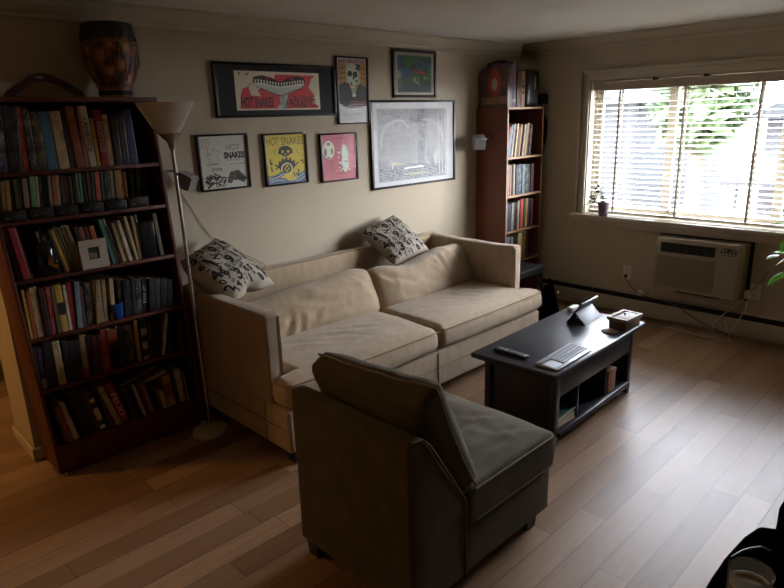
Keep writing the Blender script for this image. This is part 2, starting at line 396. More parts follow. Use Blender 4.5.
# control panel, oval
pts = [(1.515+.058*math.copysign(abs(math.cos(a))**.6, math.cos(a)), zt-.062+.032*math.copysign(abs(math.sin(a))**.6, math.sin(a))) for a in [i*2*math.pi/28 for i in range(28)]]
m = MB(); m.prism(pts, 'x', xf-.005, xf+.001); cp = m.build('control_panel', mat('ac_panel', '#5e594d', .5), ac)
m = MB(); m.box(xf-.0058, xf-.0045, 1.50, 1.525, zt-.056, zt-.042); m.build('display', M_black, cp)
for i in range(4):
    for j in range(2):
        if j == 0 and i in (1, 2): continue
        m = MB(); m.lathe([(.0055, 0), (.0055, .004)], (xf-.0045, 1.478+i*.025, zt-.080+(1-j)*.030), 10, M=Matrix.Rotation(-math.pi/2, 4, 'Y')); m.build('button', M_white, cp)
MB().lathe([(.005, 0), (.005, .003)], (xf-.0005, 1.50, zt-.13), 10, M=Matrix.Rotation(-math.pi/2, 4, 'Y')).build('badge', M_acg, ac)
MB().box(XR-.11, XR-.013, 1.56, 1.90, zb-.018, zb-.001).build('drip_slot', M_black, ac)
t = thing('power_plug', (XR-.05, 1.40, .34), 'white air conditioner plug with cords hanging loose to the floor', 'plug')
MB().box(XR-.075, XR-.025, 1.352, 1.398, .33, .39, M=None).build('body', M_white, t, bevel=.008)
MB().tube([(XR-.05, 1.36, .385), (XR-.04, 1.32, .45), (XR-.02, 1.29, .50), (XR-.012, 1.27, .54)], .004).build('cable', M_acg, t, smooth=True)
MB().tube([(XR-.06, 1.39, .33), (XR-.09, 1.43, .28), (XR-.10, 1.50, .20), (XR-.11, 1.58, .10), (XR-.14, 1.57, .03), (XR-.2, 1.50, .006), (XR-.22, 1.62, .006), (XR-.18, 1.78, .006), (XR-.16, 1.9, .006), (XR-.19, 1.95, .006)], .0035).build('cable', M_white, t, smooth=True)
MB().tube([(XR-.055, 1.37, .33), (XR-.08, 1.37, .24), (XR-.10, 1.42, .12), (XR-.13, 1.45, .03), (XR-.19, 1.42, .006), (XR-.24, 1.46, .006), (XR-.21, 1.56, .012), (XR-.14, 1.52, .02), (XR-.13, 1.46, .07), (XR-.11, 1.5, .14)], .0035).build('cable', M_white, t, smooth=True)

# ---------------------------------------------------------------- outdoors beyond the window, colours darkened below their own to dim the daylight
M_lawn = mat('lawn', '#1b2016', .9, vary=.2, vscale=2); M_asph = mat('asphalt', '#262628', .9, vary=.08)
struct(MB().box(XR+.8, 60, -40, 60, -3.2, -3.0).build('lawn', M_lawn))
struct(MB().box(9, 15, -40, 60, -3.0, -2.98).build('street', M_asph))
def house(name, x, y0, y1, zt, wallm, label, roofm, gable=1.6, depth=8):
    t = thing(name, (x+depth/2, (y0+y1)/2, -3), label, 'house')
    MB().box(x, x+depth, y0, y1, -3, zt).build('wall', wallm, t)
    MB().prism([(y0-.5, zt), (y1+.5, zt), ((y0+y1)/2, zt+gable)], 'x', x-.5, x+depth+.5).build('roof', roofm, t)
    return t
M_sid = mat('darkened_white_siding', '#303032', .95); M_brick = mat('darkened_grey_brick', '#1f1f20', .9, vary=.25, vscale=1.5); M_roof = mat('slate_roof', '#1a1d1e', .8)  # siding, brick and roof darkened so daylight does not wash out the slats
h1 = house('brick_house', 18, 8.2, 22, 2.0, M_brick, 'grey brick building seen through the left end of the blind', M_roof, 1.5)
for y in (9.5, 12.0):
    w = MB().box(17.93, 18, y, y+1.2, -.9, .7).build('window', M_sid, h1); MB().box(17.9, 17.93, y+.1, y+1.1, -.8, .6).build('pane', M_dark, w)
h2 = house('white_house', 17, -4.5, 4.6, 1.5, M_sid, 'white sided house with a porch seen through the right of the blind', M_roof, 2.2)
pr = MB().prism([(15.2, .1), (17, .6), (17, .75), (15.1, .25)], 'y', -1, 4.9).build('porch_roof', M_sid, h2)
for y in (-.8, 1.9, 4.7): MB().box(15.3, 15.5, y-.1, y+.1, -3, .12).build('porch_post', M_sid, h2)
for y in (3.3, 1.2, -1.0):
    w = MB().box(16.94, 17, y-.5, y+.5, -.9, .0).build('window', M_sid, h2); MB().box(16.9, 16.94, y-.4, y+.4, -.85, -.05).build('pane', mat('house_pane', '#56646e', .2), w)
def tree(x, y, zc, r, label, c, seed):
    t = thing('leafy_tree', (x, y, -3), label, 'tree', None)
    MB().tube([(x, y, -3), (x+.1, y, zc-r*.4), (x, y+.1, zc+r*.3)], [.22, .15, .05], 8).build('trunk', mat('bark', '#4c3d2e', .9), t, smooth=True)
    rnd = random.Random(seed); m = MB()
    for i in range(900):
        d = Vector((rnd.gauss(0, 1), rnd.gauss(0, 1), rnd.gauss(0, 1))).normalized()*r*(.45+.6*rnd.random())*(.8+.3*N(i*.3, seed))
        p = Vector((x, y, zc))+d; a = Vector((rnd.uniform(-1, 1), rnd.uniform(-1, 1), rnd.uniform(-1, 1))).normalized(); b = a.orthogonal().normalized(); s = .16+.16*rnd.random()
        m.add([p-a*s, p+b*s*.6, p+a*s, p-b*s*.6], [(0, 1, 2, 3)])
    m.build('crown', mat('leaf_'+c, c, .7, vary=.2, vscale=1), t)
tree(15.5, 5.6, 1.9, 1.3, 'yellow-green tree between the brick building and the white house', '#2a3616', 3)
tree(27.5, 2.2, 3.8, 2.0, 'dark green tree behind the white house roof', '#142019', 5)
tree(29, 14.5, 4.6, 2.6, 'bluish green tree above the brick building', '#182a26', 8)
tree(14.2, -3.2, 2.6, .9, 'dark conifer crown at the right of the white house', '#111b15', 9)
cr = thing('parked_car', (12.2, 3.5, -2.98), 'blue car parked on the street outside the window', 'car')
M_carb = mat('blue_car_paint', '#16305e', .3, coat=.5)
MB().prism([(1.3, -2.7), (5.7, -2.7), (5.7, -2.2), (4.8, -2.05), (4.3, -1.55), (2.6, -1.5), (1.9, -2.0), (1.3, -2.15)], 'x', 11.4, 13.1).build('body', M_carb, cr, bevel=.08, seg=3)
MB().prism([(2.05, -2.0), (4.65, -2.03), (4.25, -1.6), (2.65, -1.56)], 'x', 11.385, 13.115).build('side_window', M_blackp, cr)
for y in (2.2, 4.8):
    for x in (11.35, 12.95): MB().lathe([(.08, 0), (.31, 0), (.31, .2), (.08, .2)], (x, y, -2.67), 20, M=Matrix.Rotation(math.pi/2, 4, 'Y')).build('wheel', M_blackp, cr)
v = thing('white_van', (10.2, -.2, -2.98), 'white van parked on the street outside the window', 'van')
MB().prism([(-2.2, -2.7), (2.2, -2.7), (2.2, -1.9), (1.6, -1.75), (1.2, -.95), (-2.2, -.9)], 'x', 9.6, 11.1).build('body', mat('darkened_van_paint', '#3a3b3e', .5), v, bevel=.1, seg=3)  # white paint darkened to hold down its daylight brightness
for y in (-1.4, 1.4): MB().lathe([(.08, 0), (.32, 0), (.32, .2), (.08, .2)], (9.5, y, -2.66), 20, M=Matrix.Rotation(math.pi/2, 4, 'Y')).build('wheel', M_blackp, v)

# ---------------------------------------------------------------- sofa
sf = thing('sofa', (2.776, 2.98, 0), 'long tan two-seat sofa with boxy arms against the wall of posters', 'sofa')
SX0, SX1, SF = 1.613, 3.94, 2.435
AX0, AX1 = 1.715, 3.845           # inner faces of the arms
def wr(p, amp=.004, s=9, seed=0): return amp*N(p.x*s+seed, p.y*s*.8, p.z*s+seed)
def fbase(p):
    p = p.copy(); p.y += .003*N(p.x*5, p.z*6, 2); return p
soft('base', [(SX0, SF+.012), (SX1, SF+.012), (SX1, 3.50), (SX0, 3.50)], 'z', .075, .315, .09, .02, fbase, M_sofa, sf)
m = MB()
for z in (.205,): m.tube([(SX0-.002, 3.48, z), (SX0-.002, SF+.03, z), (SX0+.02, SF+.009, z), (SX1-.02, SF+.009, z), (SX1+.001, SF+.03, z)], .0035, 6)
m.tube([(2.77, SF+.009, .085), (2.77, SF+.009, .305)], .003, 6)
m.tube([(SX0-.002, 2.66, .08), (SX0-.002, 2.66, .31)], .003, 6)
m.build('welt', M_pipe, sf)
def arm(x0, x1, sd):
    def f(p):
        p = p.copy(); t = max(0, p.z-.3)/.5; c = (x0+x1)/2
        p.x = c+(p.x-c)*(1+.06*t); p.z += -.010*math.sin((p.y-2.6)*3.5)*t+.004*N(p.x*6+sd, p.y*7, p.z*5); p.x += .003*N(p.y*9, p.z*9, sd)
        return p
    a = soft('arm', [(2.60, .30), (3.50, .30), (3.50, .815), (2.60, .805)], 'x', x0, x1, .06, .022, f, M_sofa, sf)
    m = MB(); c = (x0+x1)/2; s = 1 if sd == 1 else -1
    for dx in (.030, .040): m.tube([(c+s*dx, 2.601, .33), (c+s*dx, 2.600, .60), (c+s*dx, 2.601, .785)], .0035, 6)
    m.build('welt', M_pipe, a, smooth=True)
arm(SX0, AX0, 1); arm(3.805, 3.902, 5)
def fback(p): p = p.copy(); p.z += .006*N(p.x*3, 1, 1)*(p.z > .5); p.y += .004*N(p.x*5, p.z*5, 3); return p
soft('back', [(AX0-.06, .30), (AX1+.06, .30), (AX1+.06, .815), (AX0-.06, .815)], 'y', 3.42, 3.525, .07, .025, fback, M_sofa, sf)
m = MB(); m.tube([(AX0, 3.428, .812), (2.4, 3.426, .814), (3.2, 3.428, .812), (AX1, 3.427, .812)], .005, 6); m.build('welt', M_pipe, sf, smooth=True)
for x in (SX0+.07, SX1-.07, 2.776):
    for y in (SF+.07, 3.42):
        if x == 2.776 and y > 3: continue
        MB().prism([(x-.03, 0), (x+.03, 0), (x+.04, .08), (x-.04, .08)], 'y', y-.035, y+.035).build('foot', M_foot, sf)
def creases(x, y, L):
    h = 0
    for (a, b, c, d, w, k) in L:
        dx, dy = c-a, d-b; q = dx*dx+dy*dy; t = max(0, min(1, ((x-a)*dx+(y-b)*dy)/q)); px, py = a+dx*t, b+dy*t
        r = math.hypot(x-px, y-py); sg = 1 if (x-px)*dy-(y-py)*dx > 0 else -1; e = .35+.65*math.sin(math.pi*min(.97, max(.03, t)))
        h += e*(-k*math.exp(-(r/w)**2)+.75*k*math.exp(-((r*sg-1.9*w)/(w*1.2))**2))
    return h
SEAT_CR = {-1: [(2.28, 2.72, 2.36, 2.60, .012, .008), (2.34, 2.74, 2.43, 2.63, .010, .007), (2.05, 2.60, 2.30, 2.66, .02, .005), (1.9, 2.9, 2.1, 2.75, .02, .005)],
           1: [(3.40, 2.84, 3.52, 2.60, .013, .011), (3.50, 2.86, 3.60, 2.66, .011, .010), (3.30, 2.82, 3.40, 2.62, .012, .008), (3.60, 2.84, 3.68, 2.70, .010, .007), (3.0, 2.7, 3.2, 2.6, .02, .005)]}
def seat(x0, x1, ear, sd):
    # T-shaped cushion: the ear runs in front of the arm
    g = .004
    if ear < 0: poly = [(SX0-.012, SF-.012), (x1-g, SF-.012), (x1-g, 3.30), (x0+g, 3.30), (x0+g, 2.592), (SX0-.012, 2.592)]
    else: poly = [(x0+g, SF-.012), (SX1+.012, SF-.012), (SX1+.012, 2.592), (x1-g, 2.592), (x1-g, 3.30), (x0+g, 3.30)]
    cx, cw = (x0+x1)/2, (x1-x0)/2
    def f(p):
        p = p.copy(); u = (p.x-cx)/(cw+.06); v = (p.y-2.86)/.46; t = (p.z-.315)/.155
        cr = max(0, 1-u*u*u*u)*max(0, 1-abs(v)**3)
        w = N(p.x*3+sd, p.y*7, sd)*.5+N(p.x*8, p.y*16+sd, 1)*.28
        dent = math.exp(-((p.x-cx-.05*sd)**2/.05+(p.y-2.78)**2/.006))*math.sin((p.x*38+p.y*55))*.006
        r3 = 1-abs(N(p.x*5+p.y*3+sd, p.y*9-p.x*3, sd+2))*3
        if t > .5: p.z += .036*cr*(t-.3)+.010*w*t+dent-.003*max(0, r3)*cr+creases(p.x, p.y, SEAT_CR[ear])
        fr = math.exp(-((p.y-SF)/.05)**2) if p.y < 2.55 else 0
        p.y -= fr*(.024*math.cos(u*1.4)*math.sin(max(0, min(1, t))*math.pi)+.004*N(p.x*9, p.z*14, sd))
        if t < .5: p.z += .004*N(p.x*4, p.y*4, sd)
        return p
    c = soft('seat_cushion', poly, 'z', .322, .478, .022, .056, f, M_sofa, sf, seg=6)
    m = MB(); pts = []
    if ear < 0: path = [(x1-.03, SF-.024), (cx, SF-.028), (SX0+.03, SF-.012), (SX0-.004, SF+.022), (SX0-.010, SF+.06), (SX0-.010, 2.56)]
    else: path = [(x0+.03, SF-.024), (cx, SF-.028), (SX1-.03, SF-.012), (SX1+.004, SF+.022), (SX1+.010, SF+.06), (SX1+.010, 2.56)]
    for z in (.462,):
        P2 = []
        for a, b in zip(path, path[1:]):
            for k in range(8): P2.append((a[0]+(b[0]-a[0])*k/8, a[1]+(b[1]-a[1])*k/8+.004, z))
        P2.append((*path[-1], z)); m.tube(P2, .004, 6)
    m.build('welt', M_pipe, c, smooth=True)
seat(AX0, 2.768, -1, 1.3); seat(2.768, AX1, 1, 2.9)
def bcush(x0, x1, topf, sd, cr, y0=2.95, z0=.470, hgt=.36, T=.23, ang=-25):
    W = x1-x0
    def f(p):
        u = p.x/W; v = p.z/hgt; t = p.y/T-.5
        hh = topf(u)/hgt
        x = p.x; z = p.z*hh
        e = (1-(2*u-1)**4)*(1-(2*min(1, max(0, v))-1)**4); e = max(0, e)
        y = T*.5+(t*T)*(.42+.72*e**.55)
        # soft slanting folds
        r1 = N(x*3.2+sd+z*4, z*5-x*2.5, sd); r2 = N(x*8+z*9, z*7-x*7+sd, sd+4)
        fold = .006*max(0, 1-abs(r1)*5)+N(x*2+sd, z*3, sd)*.022+.003*max(0, 1-abs(r2)*4)
        y -= (fold+.6*creases(u, v*.42, cr))*(1 if t < 0 else .3)*e**.5
        x += (.5-abs(v-.5))*.02*(1 if u > .5 else -1)*.6
        z += .010*N(x*5, sd, 2)*(v > .5)
        return Vector((x, y, z))
    M = Matrix.Translation((x0, y0, z0)) @ Matrix.Rotation(math.radians(ang), 4, 'X')
    return soft('back_cushion', [(0, 0), (W, 0), (W, hgt), (0, hgt)], 'y', 0, T, .020, .06, f, M_sofa, sf, M=M, seg=6)
def interp(pts):
    def f(u):
        for (a, b), (c, d) in zip(pts, pts[1:]):
            if u <= c:
                t = (u-a)/(c-a); t = t*t*(3-2*t); return b+(d-b)*t
        return pts[-1][1]
    return f
bcush(1.73, 2.83, interp([(-.1, .27), (.12, .31), (.5, .335), (.86, .36), (1.1, .33)]), 1.7, [(.24, .03, .31, .20, .020, .030), (.34, .02, .36, .17, .016, .022), (.14, .17, .36, .26, .018, .020), (.36, .30, .62, .20, .020, .018), (.55, .33, .80, .27, .018, .018), (.60, .10, .85, .16, .022, .014), (.08, .06, .16, .16, .018, .018), (.80, .36, .90, .28, .014, .014), (.44, .10, .52, .22, .016, .012)])
bcush(2.79, 3.85, interp([(-.1, .32), (.1, .335), (.35, .31), (.75, .37), (.9, .37), (1.1, .30)]), 6.1, [(.60, .37, .64, .22, .016, .022), (.68, .38, .70, .26, .014, .018), (.52, .35, .60, .24, .014, .015), (.10, .30, .34, .20, .022, .018), (.16, .10, .42, .06, .022, .016), (.80, .35, .86, .15, .020, .018), (.36, .24, .56, .12, .02, .014), (.06, .36, .16, .22, .016, .014)], y0=2.93)

# ---------------------------------------------------------------- patterned pillows
M_pil = mat('pillow_linen', '#a59b8d', .9, bump=.3, bscale=300, vary=.04); M_ink = mat('pillow_ink', '#14100e', .9)
def digits_layout(seed):
    rnd = random.Random(seed); out = []
    big = [('0', .45, .81, .15, 10), ('7', .64, .80, .19, 5), ('9', .47, .52, .17, -5), ('1', .61, .56, .14, 0), ('4', .77, .46, .19, 5), ('3', .34, .24, .20, -15), ('1', .19, .64, .22, 15), ('2', .84, .20, .17, 20), ('8', .20, .38, .13, 20), ('6', .53, .25, .12, -5), ('5', .62, .27, .11, 0),
           ('3', .28, .90, .14, 10), ('5', .88, .80, .14, 10), ('6', .78, .84, .13, -8), ('1', .93, .62, .14, 20), ('5', .07, .84, .15, 15), ('6', .07, .66, .11, -12), ('1', .50, .08, .12, 5), ('7', .93, .38, .12, -10), ('2', .06, .16, .13, 25), ('4', .20, .13, .11, -15), ('8', .70, .10, .12, 10), ('0', .34, .45, .10, 10), ('N', .34, .66, .12, 60),
           ('4', .09, .42, .17, 10), ('7', .20, .30, .10, -10), ('0', .07, .28, .10, 15), ('5', .22, .50, .12, -20)]
    for s, x, y, h, a in big: out.append((s, x, y, h, a))
    tries = 0
    while len(out) < 80 and tries < 4000:
        tries += 1; h = rnd.choice((.055, .065, .08)); x = rnd.uniform(.05, .95); y = rnd.uniform(.05, .95)
        if all((x-a)**2+(y-b)**2 > (.43*(h+g))**2 for _, a, b, g, _a in out): out.append((rnd.choice('0123456789'), x, y, h, rnd.uniform(-90, 90)))
    return out
def pillow(c00, c10, c11, c01, T, label, seed, group, dent=False):
    c = [Vector(p) for p in (c00, c10, c11, c01)]
    nrm = ((c[1]-c[0]).cross(c[3]-c[0])).normalized()
    def P(u, v, sgn, off=0):
        uu = .5+(u-.5)*(1-.045*(1-(2*v-1)**2)*abs(2*u-1)); vv = .5+(v-.5)*(1-.045*(1-(2*u-1)**2)*abs(2*v-1))
        if dent: vv += .10*math.exp(-((u-.45)/.13)**2)*max(0, 1-v*2.2); uu -= .17*(1-(2*v-1)**2)*(1-u)**2
        b = c[0]*(1-uu)*(1-vv)+c[1]*uu*(1-vv)+c[2]*uu*vv+c[3]*(1-uu)*vv
        e = max(0, (1-(2*u-1)**2)*(1-(2*v-1)**2))**.42
        return b+nrm*sgn*(T*.5*e*(1+.12*N(u*4+seed, v*4, sgn))+.003+off)
    n = 26; m = MB()
    for sgn in (1, -1):
        m.add([P(i/n, j/n, sgn) for j in range(n+1) for i in range(n+1)], [(j*(n+1)+i, j*(n+1)+i+1, (j+1)*(n+1)+i+1, (j+1)*(n+1)+i) for j in range(n) for i in range(n)])
    rim = [(i/n, 0) for i in range(n)]+[(1, i/n) for i in range(n)]+[(1-i/n, 1) for i in range(n)]+[(0, 1-i/n) for i in range(n)]
    vs = [P(u, v, s) for s in (1, -1) for u, v in rim]; k = len(rim); m.add(vs, [(i, (i+1) % k, (i+1) % k+k, i+k) for i in range(k)])
    side = 1 if nrm.dot(Vector((0, 0, 1.745))-c[0]) > 0 else -1
    for s, x, y, h, a in digits_layout(seed):
        vs, fs, asp = text_mesh(s, .04 if h > .1 else .02, True); a = math.radians(a); out = []
        for px, py in vs:
            X = (px-.5)*h*asp; Y = (py-.5)*h
            U = x+X*math.cos(a)-Y*math.sin(a); V = y+X*math.sin(a)+Y*math.cos(a)
            out.append(P(min(1, max(0, U)), min(1, max(0, V)), side, .003))
        m.add(out, fs, 1)
    o = m.build('throw_pillow', [M_pil, M_ink], smooth=True, angle=60); tag(o, label, 'pillow', group)
G = 'number-print throw pillows on the sofa'
pillow((1.768, 3.12, .762), (2.13, 3.27, .753), (1.868, 3.488, 1.062), (1.577, 3.38, .985), .19, 'cream throw pillow printed with black numbers, on the sofa arm beside the floor lamp', 11, G, True)
pillow((3.15, 3.20, .70), (3.54, 3.21, .745), (3.43, 3.485, 1.015), (3.03, 3.47, .935), .14, 'cream throw pillow printed with black numbers, resting on top of the right back cushion', 11, G)

# ---------------------------------------------------------------- slipper chair
ch = thing('slipper_chair', (1.7, 1.56, 0), 'dark olive armless velvet chair seen from behind, in the foreground', 'chair')
CY0, CY1 = 1.24, 1.885
def fch(p): p = p.copy(); p.x += .003*N(p.y*6, p.z*6, 1); p.y += .003*N(p.x*6, p.z*6, 5); return p
soft('back', [(1.26, .07), (1.545, .07), (1.555, .36), (1.545, .40), (1.355, .705), (1.325, .742), (1.26, .75)], 'y', CY0, CY1, .07, .014, fch, M_chair, ch)
soft('base', [(1.54, CY0+.004), (2.135, CY0+.004), (2.135, CY1-.004), (1.54, CY1-.004)], 'z', .07, .275, .07, .012, fch, M_chair, ch)
def fcs(p):
    p = p.copy(); u = (p.x-1.86)/.33; v = (p.y-1.56)/.33; t = (p.z-.275)/.16
    cr = max(0, 1-u**4)*max(0, 1-v**4)
    if t > .5: p.z += .02*cr+.007*N(p.x*9, p.y*6, 3)+.004*N(p.x*24, p.y*10, 7)*cr+1.6*creases(p.x, p.y, [(1.72, 1.34, 1.95, 1.36, .012, .008), (1.70, 1.42, 1.88, 1.46, .012, .009), (1.72, 1.52, 1.98, 1.54, .014, .008), (1.95, 1.40, 2.08, 1.34, .012, .007), (1.75, 1.64, 1.92, 1.60, .012, .008), (1.85, 1.74, 2.02, 1.72, .014, .006), (1.98, 1.58, 2.08, 1.50, .012, .006)])*cr
    p.y += (.006*math.sin(max(0, min(1, t))*math.pi))*(-1 if p.y < 1.4 else 1)
    return p
sc_ = soft('seat_cushion', [(1.555, CY0-.004), (2.155, CY0-.004), (2.155, CY1+.004), (1.555, CY1+.004)], 'z', .275, .435, .022, .022, fcs, M_chair, ch)
m = MB(); m.tube([(1.60, CY0-.006, .424), (2.13, CY0-.007, .424), (2.156, CY0+.02, .424), (2.156, CY1-.02, .424)], .0045, 6).tube([(1.60, CY0-.006, .288), (2.13, CY0-.007, .288), (2.156, CY0+.02, .288), (2.156, CY1-.02, .288)], .0035, 6); m.build('welt', M_chpipe, sc_, smooth=True)
m = MB(); m.tube([(1.27, CY0-.001, .745), (1.325, CY0-.001, .737), (1.36, CY0-.001, .70), (1.548, CY0-.001, .40), (1.552, CY0-.001, .08)], .004, 6); m.build('welt', M_chpipe, ch, smooth=True)
for x in (1.30, 2.04):
    for y in (CY0+.06, CY1-.06):
        MB().prism([(x-.025, 0), (x+.03, 0), (x+.04, .075), (x-.035, .075)], 'y', y-.03, y+.03).build('foot', M_foot, ch)
# loose back pillow lying on the slope
A = Vector((1.50, 1.235, .395)); U = Vector((0, 1, 0)); Vv = Vector((-.195, 0, .43)).normalized(); W = Vector((.43, 0, .195)).normalized()
PL, PH, PT = .70, .475, .185
def fp(p):
    u = p.x/PL; v = p.y/PH; t = p.z/PT-.5
    e = max(0, (1-abs(2*u-1)**5)*(1-abs(2*min(1, max(0, v))-1)**4))
    z = PT*.5+t*PT*(.42+.65*e**.5)
    z += .016*N(p.x*6, p.y*9, 3)*e**.5+.006*N(p.x*16, p.y*12, 1)
    y = p.y-.018*(1-(2*u-1)**2)*(1 if v > .5 else -.3)+.006*N(p.x*10, t, 5)
    x = p.x+.020*(1-(2*v-1)**2)*(-1 if u > .5 else 1)*abs(2*u-1)
    y *= 1.06-.20*u; z += .02*u*v
    return A+U*x+Vv*y+W*z
bp_ = soft('back_pillow', [(0, 0), (PL, 0), (PL, PH), (0, PH)], 'z', 0, PT, .03, .03, fp, M_chair, ch)
m = MB(); m.tube([fp(Vector((-.0, PH*k/10, PT*.72))) for k in range(11)]+[fp(Vector((PL*k/12, PH*1.0, PT*.72))) for k in range(1, 13)], .005, 6); m.build('welt', M_chpipe, bp_, smooth=True)

# ---------------------------------------------------------------- coffee table
ctx, cty, crz = 3.172, 1.803, math.radians(1.7)
ct = thing('coffee_table', (ctx, cty, 0), 'low black-brown wooden coffee table with open cubbies, in front of the sofa', 'table', rz=crz)
def cb(name, x0, x1, y0, y1, z0, z1, bevel=.003, par=ct, m=M_ctab): return MB().box(x0, x1, y0, y1, z0, z1).build(name, m, par, local=True, bevel=bevel)
MB().prism([(-.262, .430), (.262, .430), (.268, .437), (.268, .452), (.262, .460), (-.262, .460), (-.268, .452), (-.268, .437)], 'x', -.56, .56).build('top', M_ctab, ct, local=True, bevel=.002)
MB().box(-.535, .535, -.245, .245, .414, .431).build('top_moulding', M_ctab, ct, local=True, bevel=.006)
bx, by = .476, .228
cb('side_panel', -bx+.012, -bx+.03, -by+.01, by-.01, .05, .415); cb('side_panel', bx-.03, bx-.012, -by+.01, by-.01, .05, .415)
cb('rail', -bx+.03, bx-.03, -by, -by+.018, .285, .415); cb('rail', -bx+.03, bx-.03, by-.018, by, .285, .415)
cb('back_panel', -bx+.03, bx-.03, .0, .012, .08, .40)
for x in (-.208, .140): cb('divider', x-.008, x+.008, -by+.006, by-.006, .085, .30)
MB().prism([(-by+.01, .055), (-by-.012, .05), (-by-.02, .06), (-by-.012, .082), (-by+.01, .087), (by-.01, .087), (by+.01, .08), (by+.01, .055)], 'x', -bx+.03, bx-.03).build('bottom_shelf', M_ctab, ct, local=True, bevel=.003)
for sx in (-1, 1):
    for sy in (-1, 1):
        x, y = sx*(bx-.018), sy*(by-.018)
        MB().prism([(x-.02, y-.02), (x+.02, y-.02), (x+.02, y+.02), (x-.02, y+.02)], 'z', .0, .416).build('leg', M_ctab, ct, local=True, bevel=.003)
# things in the cubbies
def T2(x, y): return (ctx+x*math.cos(crz)-y*math.sin(crz), cty+x*math.sin(crz)+y*math.cos(crz))
def tbox(name, x, y, w, d, z0, z1, rz, mats, label, cat, bevel=.002, group=None):
    X, Y = T2(x, y); o = MB().box(-w/2, w/2, -d/2, d/2, 0, z1-z0).build(name, mats, None, origin=(0, 0, 0), bevel=bevel)
    o.location = (X, Y, z0); o.rotation_euler = (0, 0, crz+rz); reg(o, (X, Y, z0)); tag(o, label, cat, group); return o
t = thing('magazine', (*T2(-.335, -.12), .0875), 'green-covered magazine topmost of the little stack in the table cubby', 'magazine', 'magazines in the coffee table cubby', rz=crz)
M_grn = mat('green_cover', '#3f6b58', .4, vary=.3, vscale=14); M_pages = mat('page_block', '#c9c0aa', .8)
t.location.z = .146
MB().box(-.10, .10, -.10, .12, .0, .006).build('pages', M_pages, t, local=True); MB().box(-.10, .10, -.10, .12, .006, .008).build('cover', M_grn, t, local=True)
for i, (z, w, lab, cc) in enumerate(((.0875, .21, 'thick pale book at the bottom of the stack in the table cubby', '#a9a292'), (.1275, .20, 'teal-edged book in the middle of the stack in the table cubby', '#4f6f68'))):
    t = thing('book', (*T2(-.335, -.115), z), lab, 'book', 'magazines in the coffee table cubby', rz=crz+.06*(i*2-1))
    th = .040 if i == 0 else .018
    MB().box(-w/2+.003, w/2-.003, -.098, .11, .002, th-.0015).build('pages', M_pages, t, local=True)
    MB().box(-w/2, w/2, -.10, .112, 0, .002).box(-w/2, w/2, -.10, .112, th-.0015, th).box(-w/2, -w/2+.003, -.10, .112, .002, th-.0015).build('cover', mat('cover_'+cc, cc, .5), t, local=True)
bt = thing('storage_box', (*T2(.235, -.125), .0875), 'small brown cardboard box in the right cubby of the coffee table', 'box', rz=crz)
M_bb = mat('brown_box', '#7d5238', .6, vary=.1)
MB().box(-.07, .03, -.10, .06, 0, .13).build('body', M_bb, bt, local=True, bevel=.002); MB().box(-.073, .033, -.103, .063, .13, .15).build('lid', M_bb, bt, local=True, bevel=.002)
# remote control
rc = thing('remote_control', (2.725, 1.865, .4605), 'black remote control with pale buttons on the end of the coffee table', 'remote control', rz=math.radians(88))
MB().box(-.105, .105, -.022, .022, 0, .018).build('body', M_blackp, rc, local=True, bevel=.005)
MB().box(-.098, .04, -.016, .016, .018, .0195).build('button_plate', mat('remote_grey', '#8b8f92', .4), rc, local=True)
for i in range(7):
    for j in range(3): MB().box(-.088+i*.017, -.078+i*.017, -.013+j*.0095, -.007+j*.0095, .0195, .0215).build('button', M_dark, rc, local=True)
MB().lathe([(.012, .018), (.012, .0205)], (.065, 0, 0), 14).build('button', mat('remote_grey', '#8b8f92', .4), rc, local=True)
# keyboard
kb = thing('keyboard', (2.87, 1.618, .4605), 'slim silver keyboard with touch pad lying on the coffee table edge', 'keyboard', rz=math.radians(2.5))
MB().prism([(-.066, 0), (.066, 0), (.066, .017), (-.066, .009)], 'x', -.195, .195).build('body', M_silver, kb, local=True, bevel=.0035)
m = MB(); MK = mat('key_grey', '#5e6268', .5)
def kz(y): return .013+(y)*.0606
for r in range(5):
    y = -.048+r*.0215
    for k in range(15):
        x = -.095+k*.0188; m.prism([(y, kz(y)), (y+.017, kz(y+.017)), (y+.016, kz(y+.016)+.004), (y+.001, kz(y+.001)+.004)], 'x', x, x+.0155)
m.build('keys', MK, kb, local=True)
m = MB()
for k in range(6): m.prism([(.030, kz(.030)), (.044, kz(.044)), (.044, kz(.044)+.005), (.030, kz(.03)+.005)], 'x', -.19+k*.0155, -.178+k*.0155)
m.build('media_keys', M_blackp, kb, local=True)
MB().prism([(-.045, kz(-.045)+.0006), (.02, kz(.02)+.0006), (.02, kz(.02)), (-.045, kz(-.045))], 'x', -.185, -.105).build('touch_pad', M_silver, kb, local=True)
# tablet in its folded stand
tb = thing('tablet', (3.545, 1.862, .4605), 'tablet propped up in a folded dark case on the coffee table', 'tablet', rz=math.radians(4))
def TM(p): return p
m = MB(); m.prism([(.062, .002), (.072, .002), (-.018, .138), (-.028, .134)], 'x', -.118, .118); m.build('body', M_dark, tb, local=True, bevel=.002)
m = MB(); m.prism([(.069, .0065), (.071, .008), (-.016, .135), (-.0175, .1335)], 'x', -.108, .108); m.build('screen', mat('dark_screen', '#05060a', .12), tb, local=True)
m = MB(); m.prism([(.072, 0), (.072, .004), (-.055, .004), (-.055, 0)], 'x', -.122, .122).prism([(-.057, .0), (-.049, .0), (.022, .070), (.016, .075)], 'x', -.122, .122); m.build('case', mat('case_grey', '#6a6a70', .55), tb, local=True, bevel=.001)
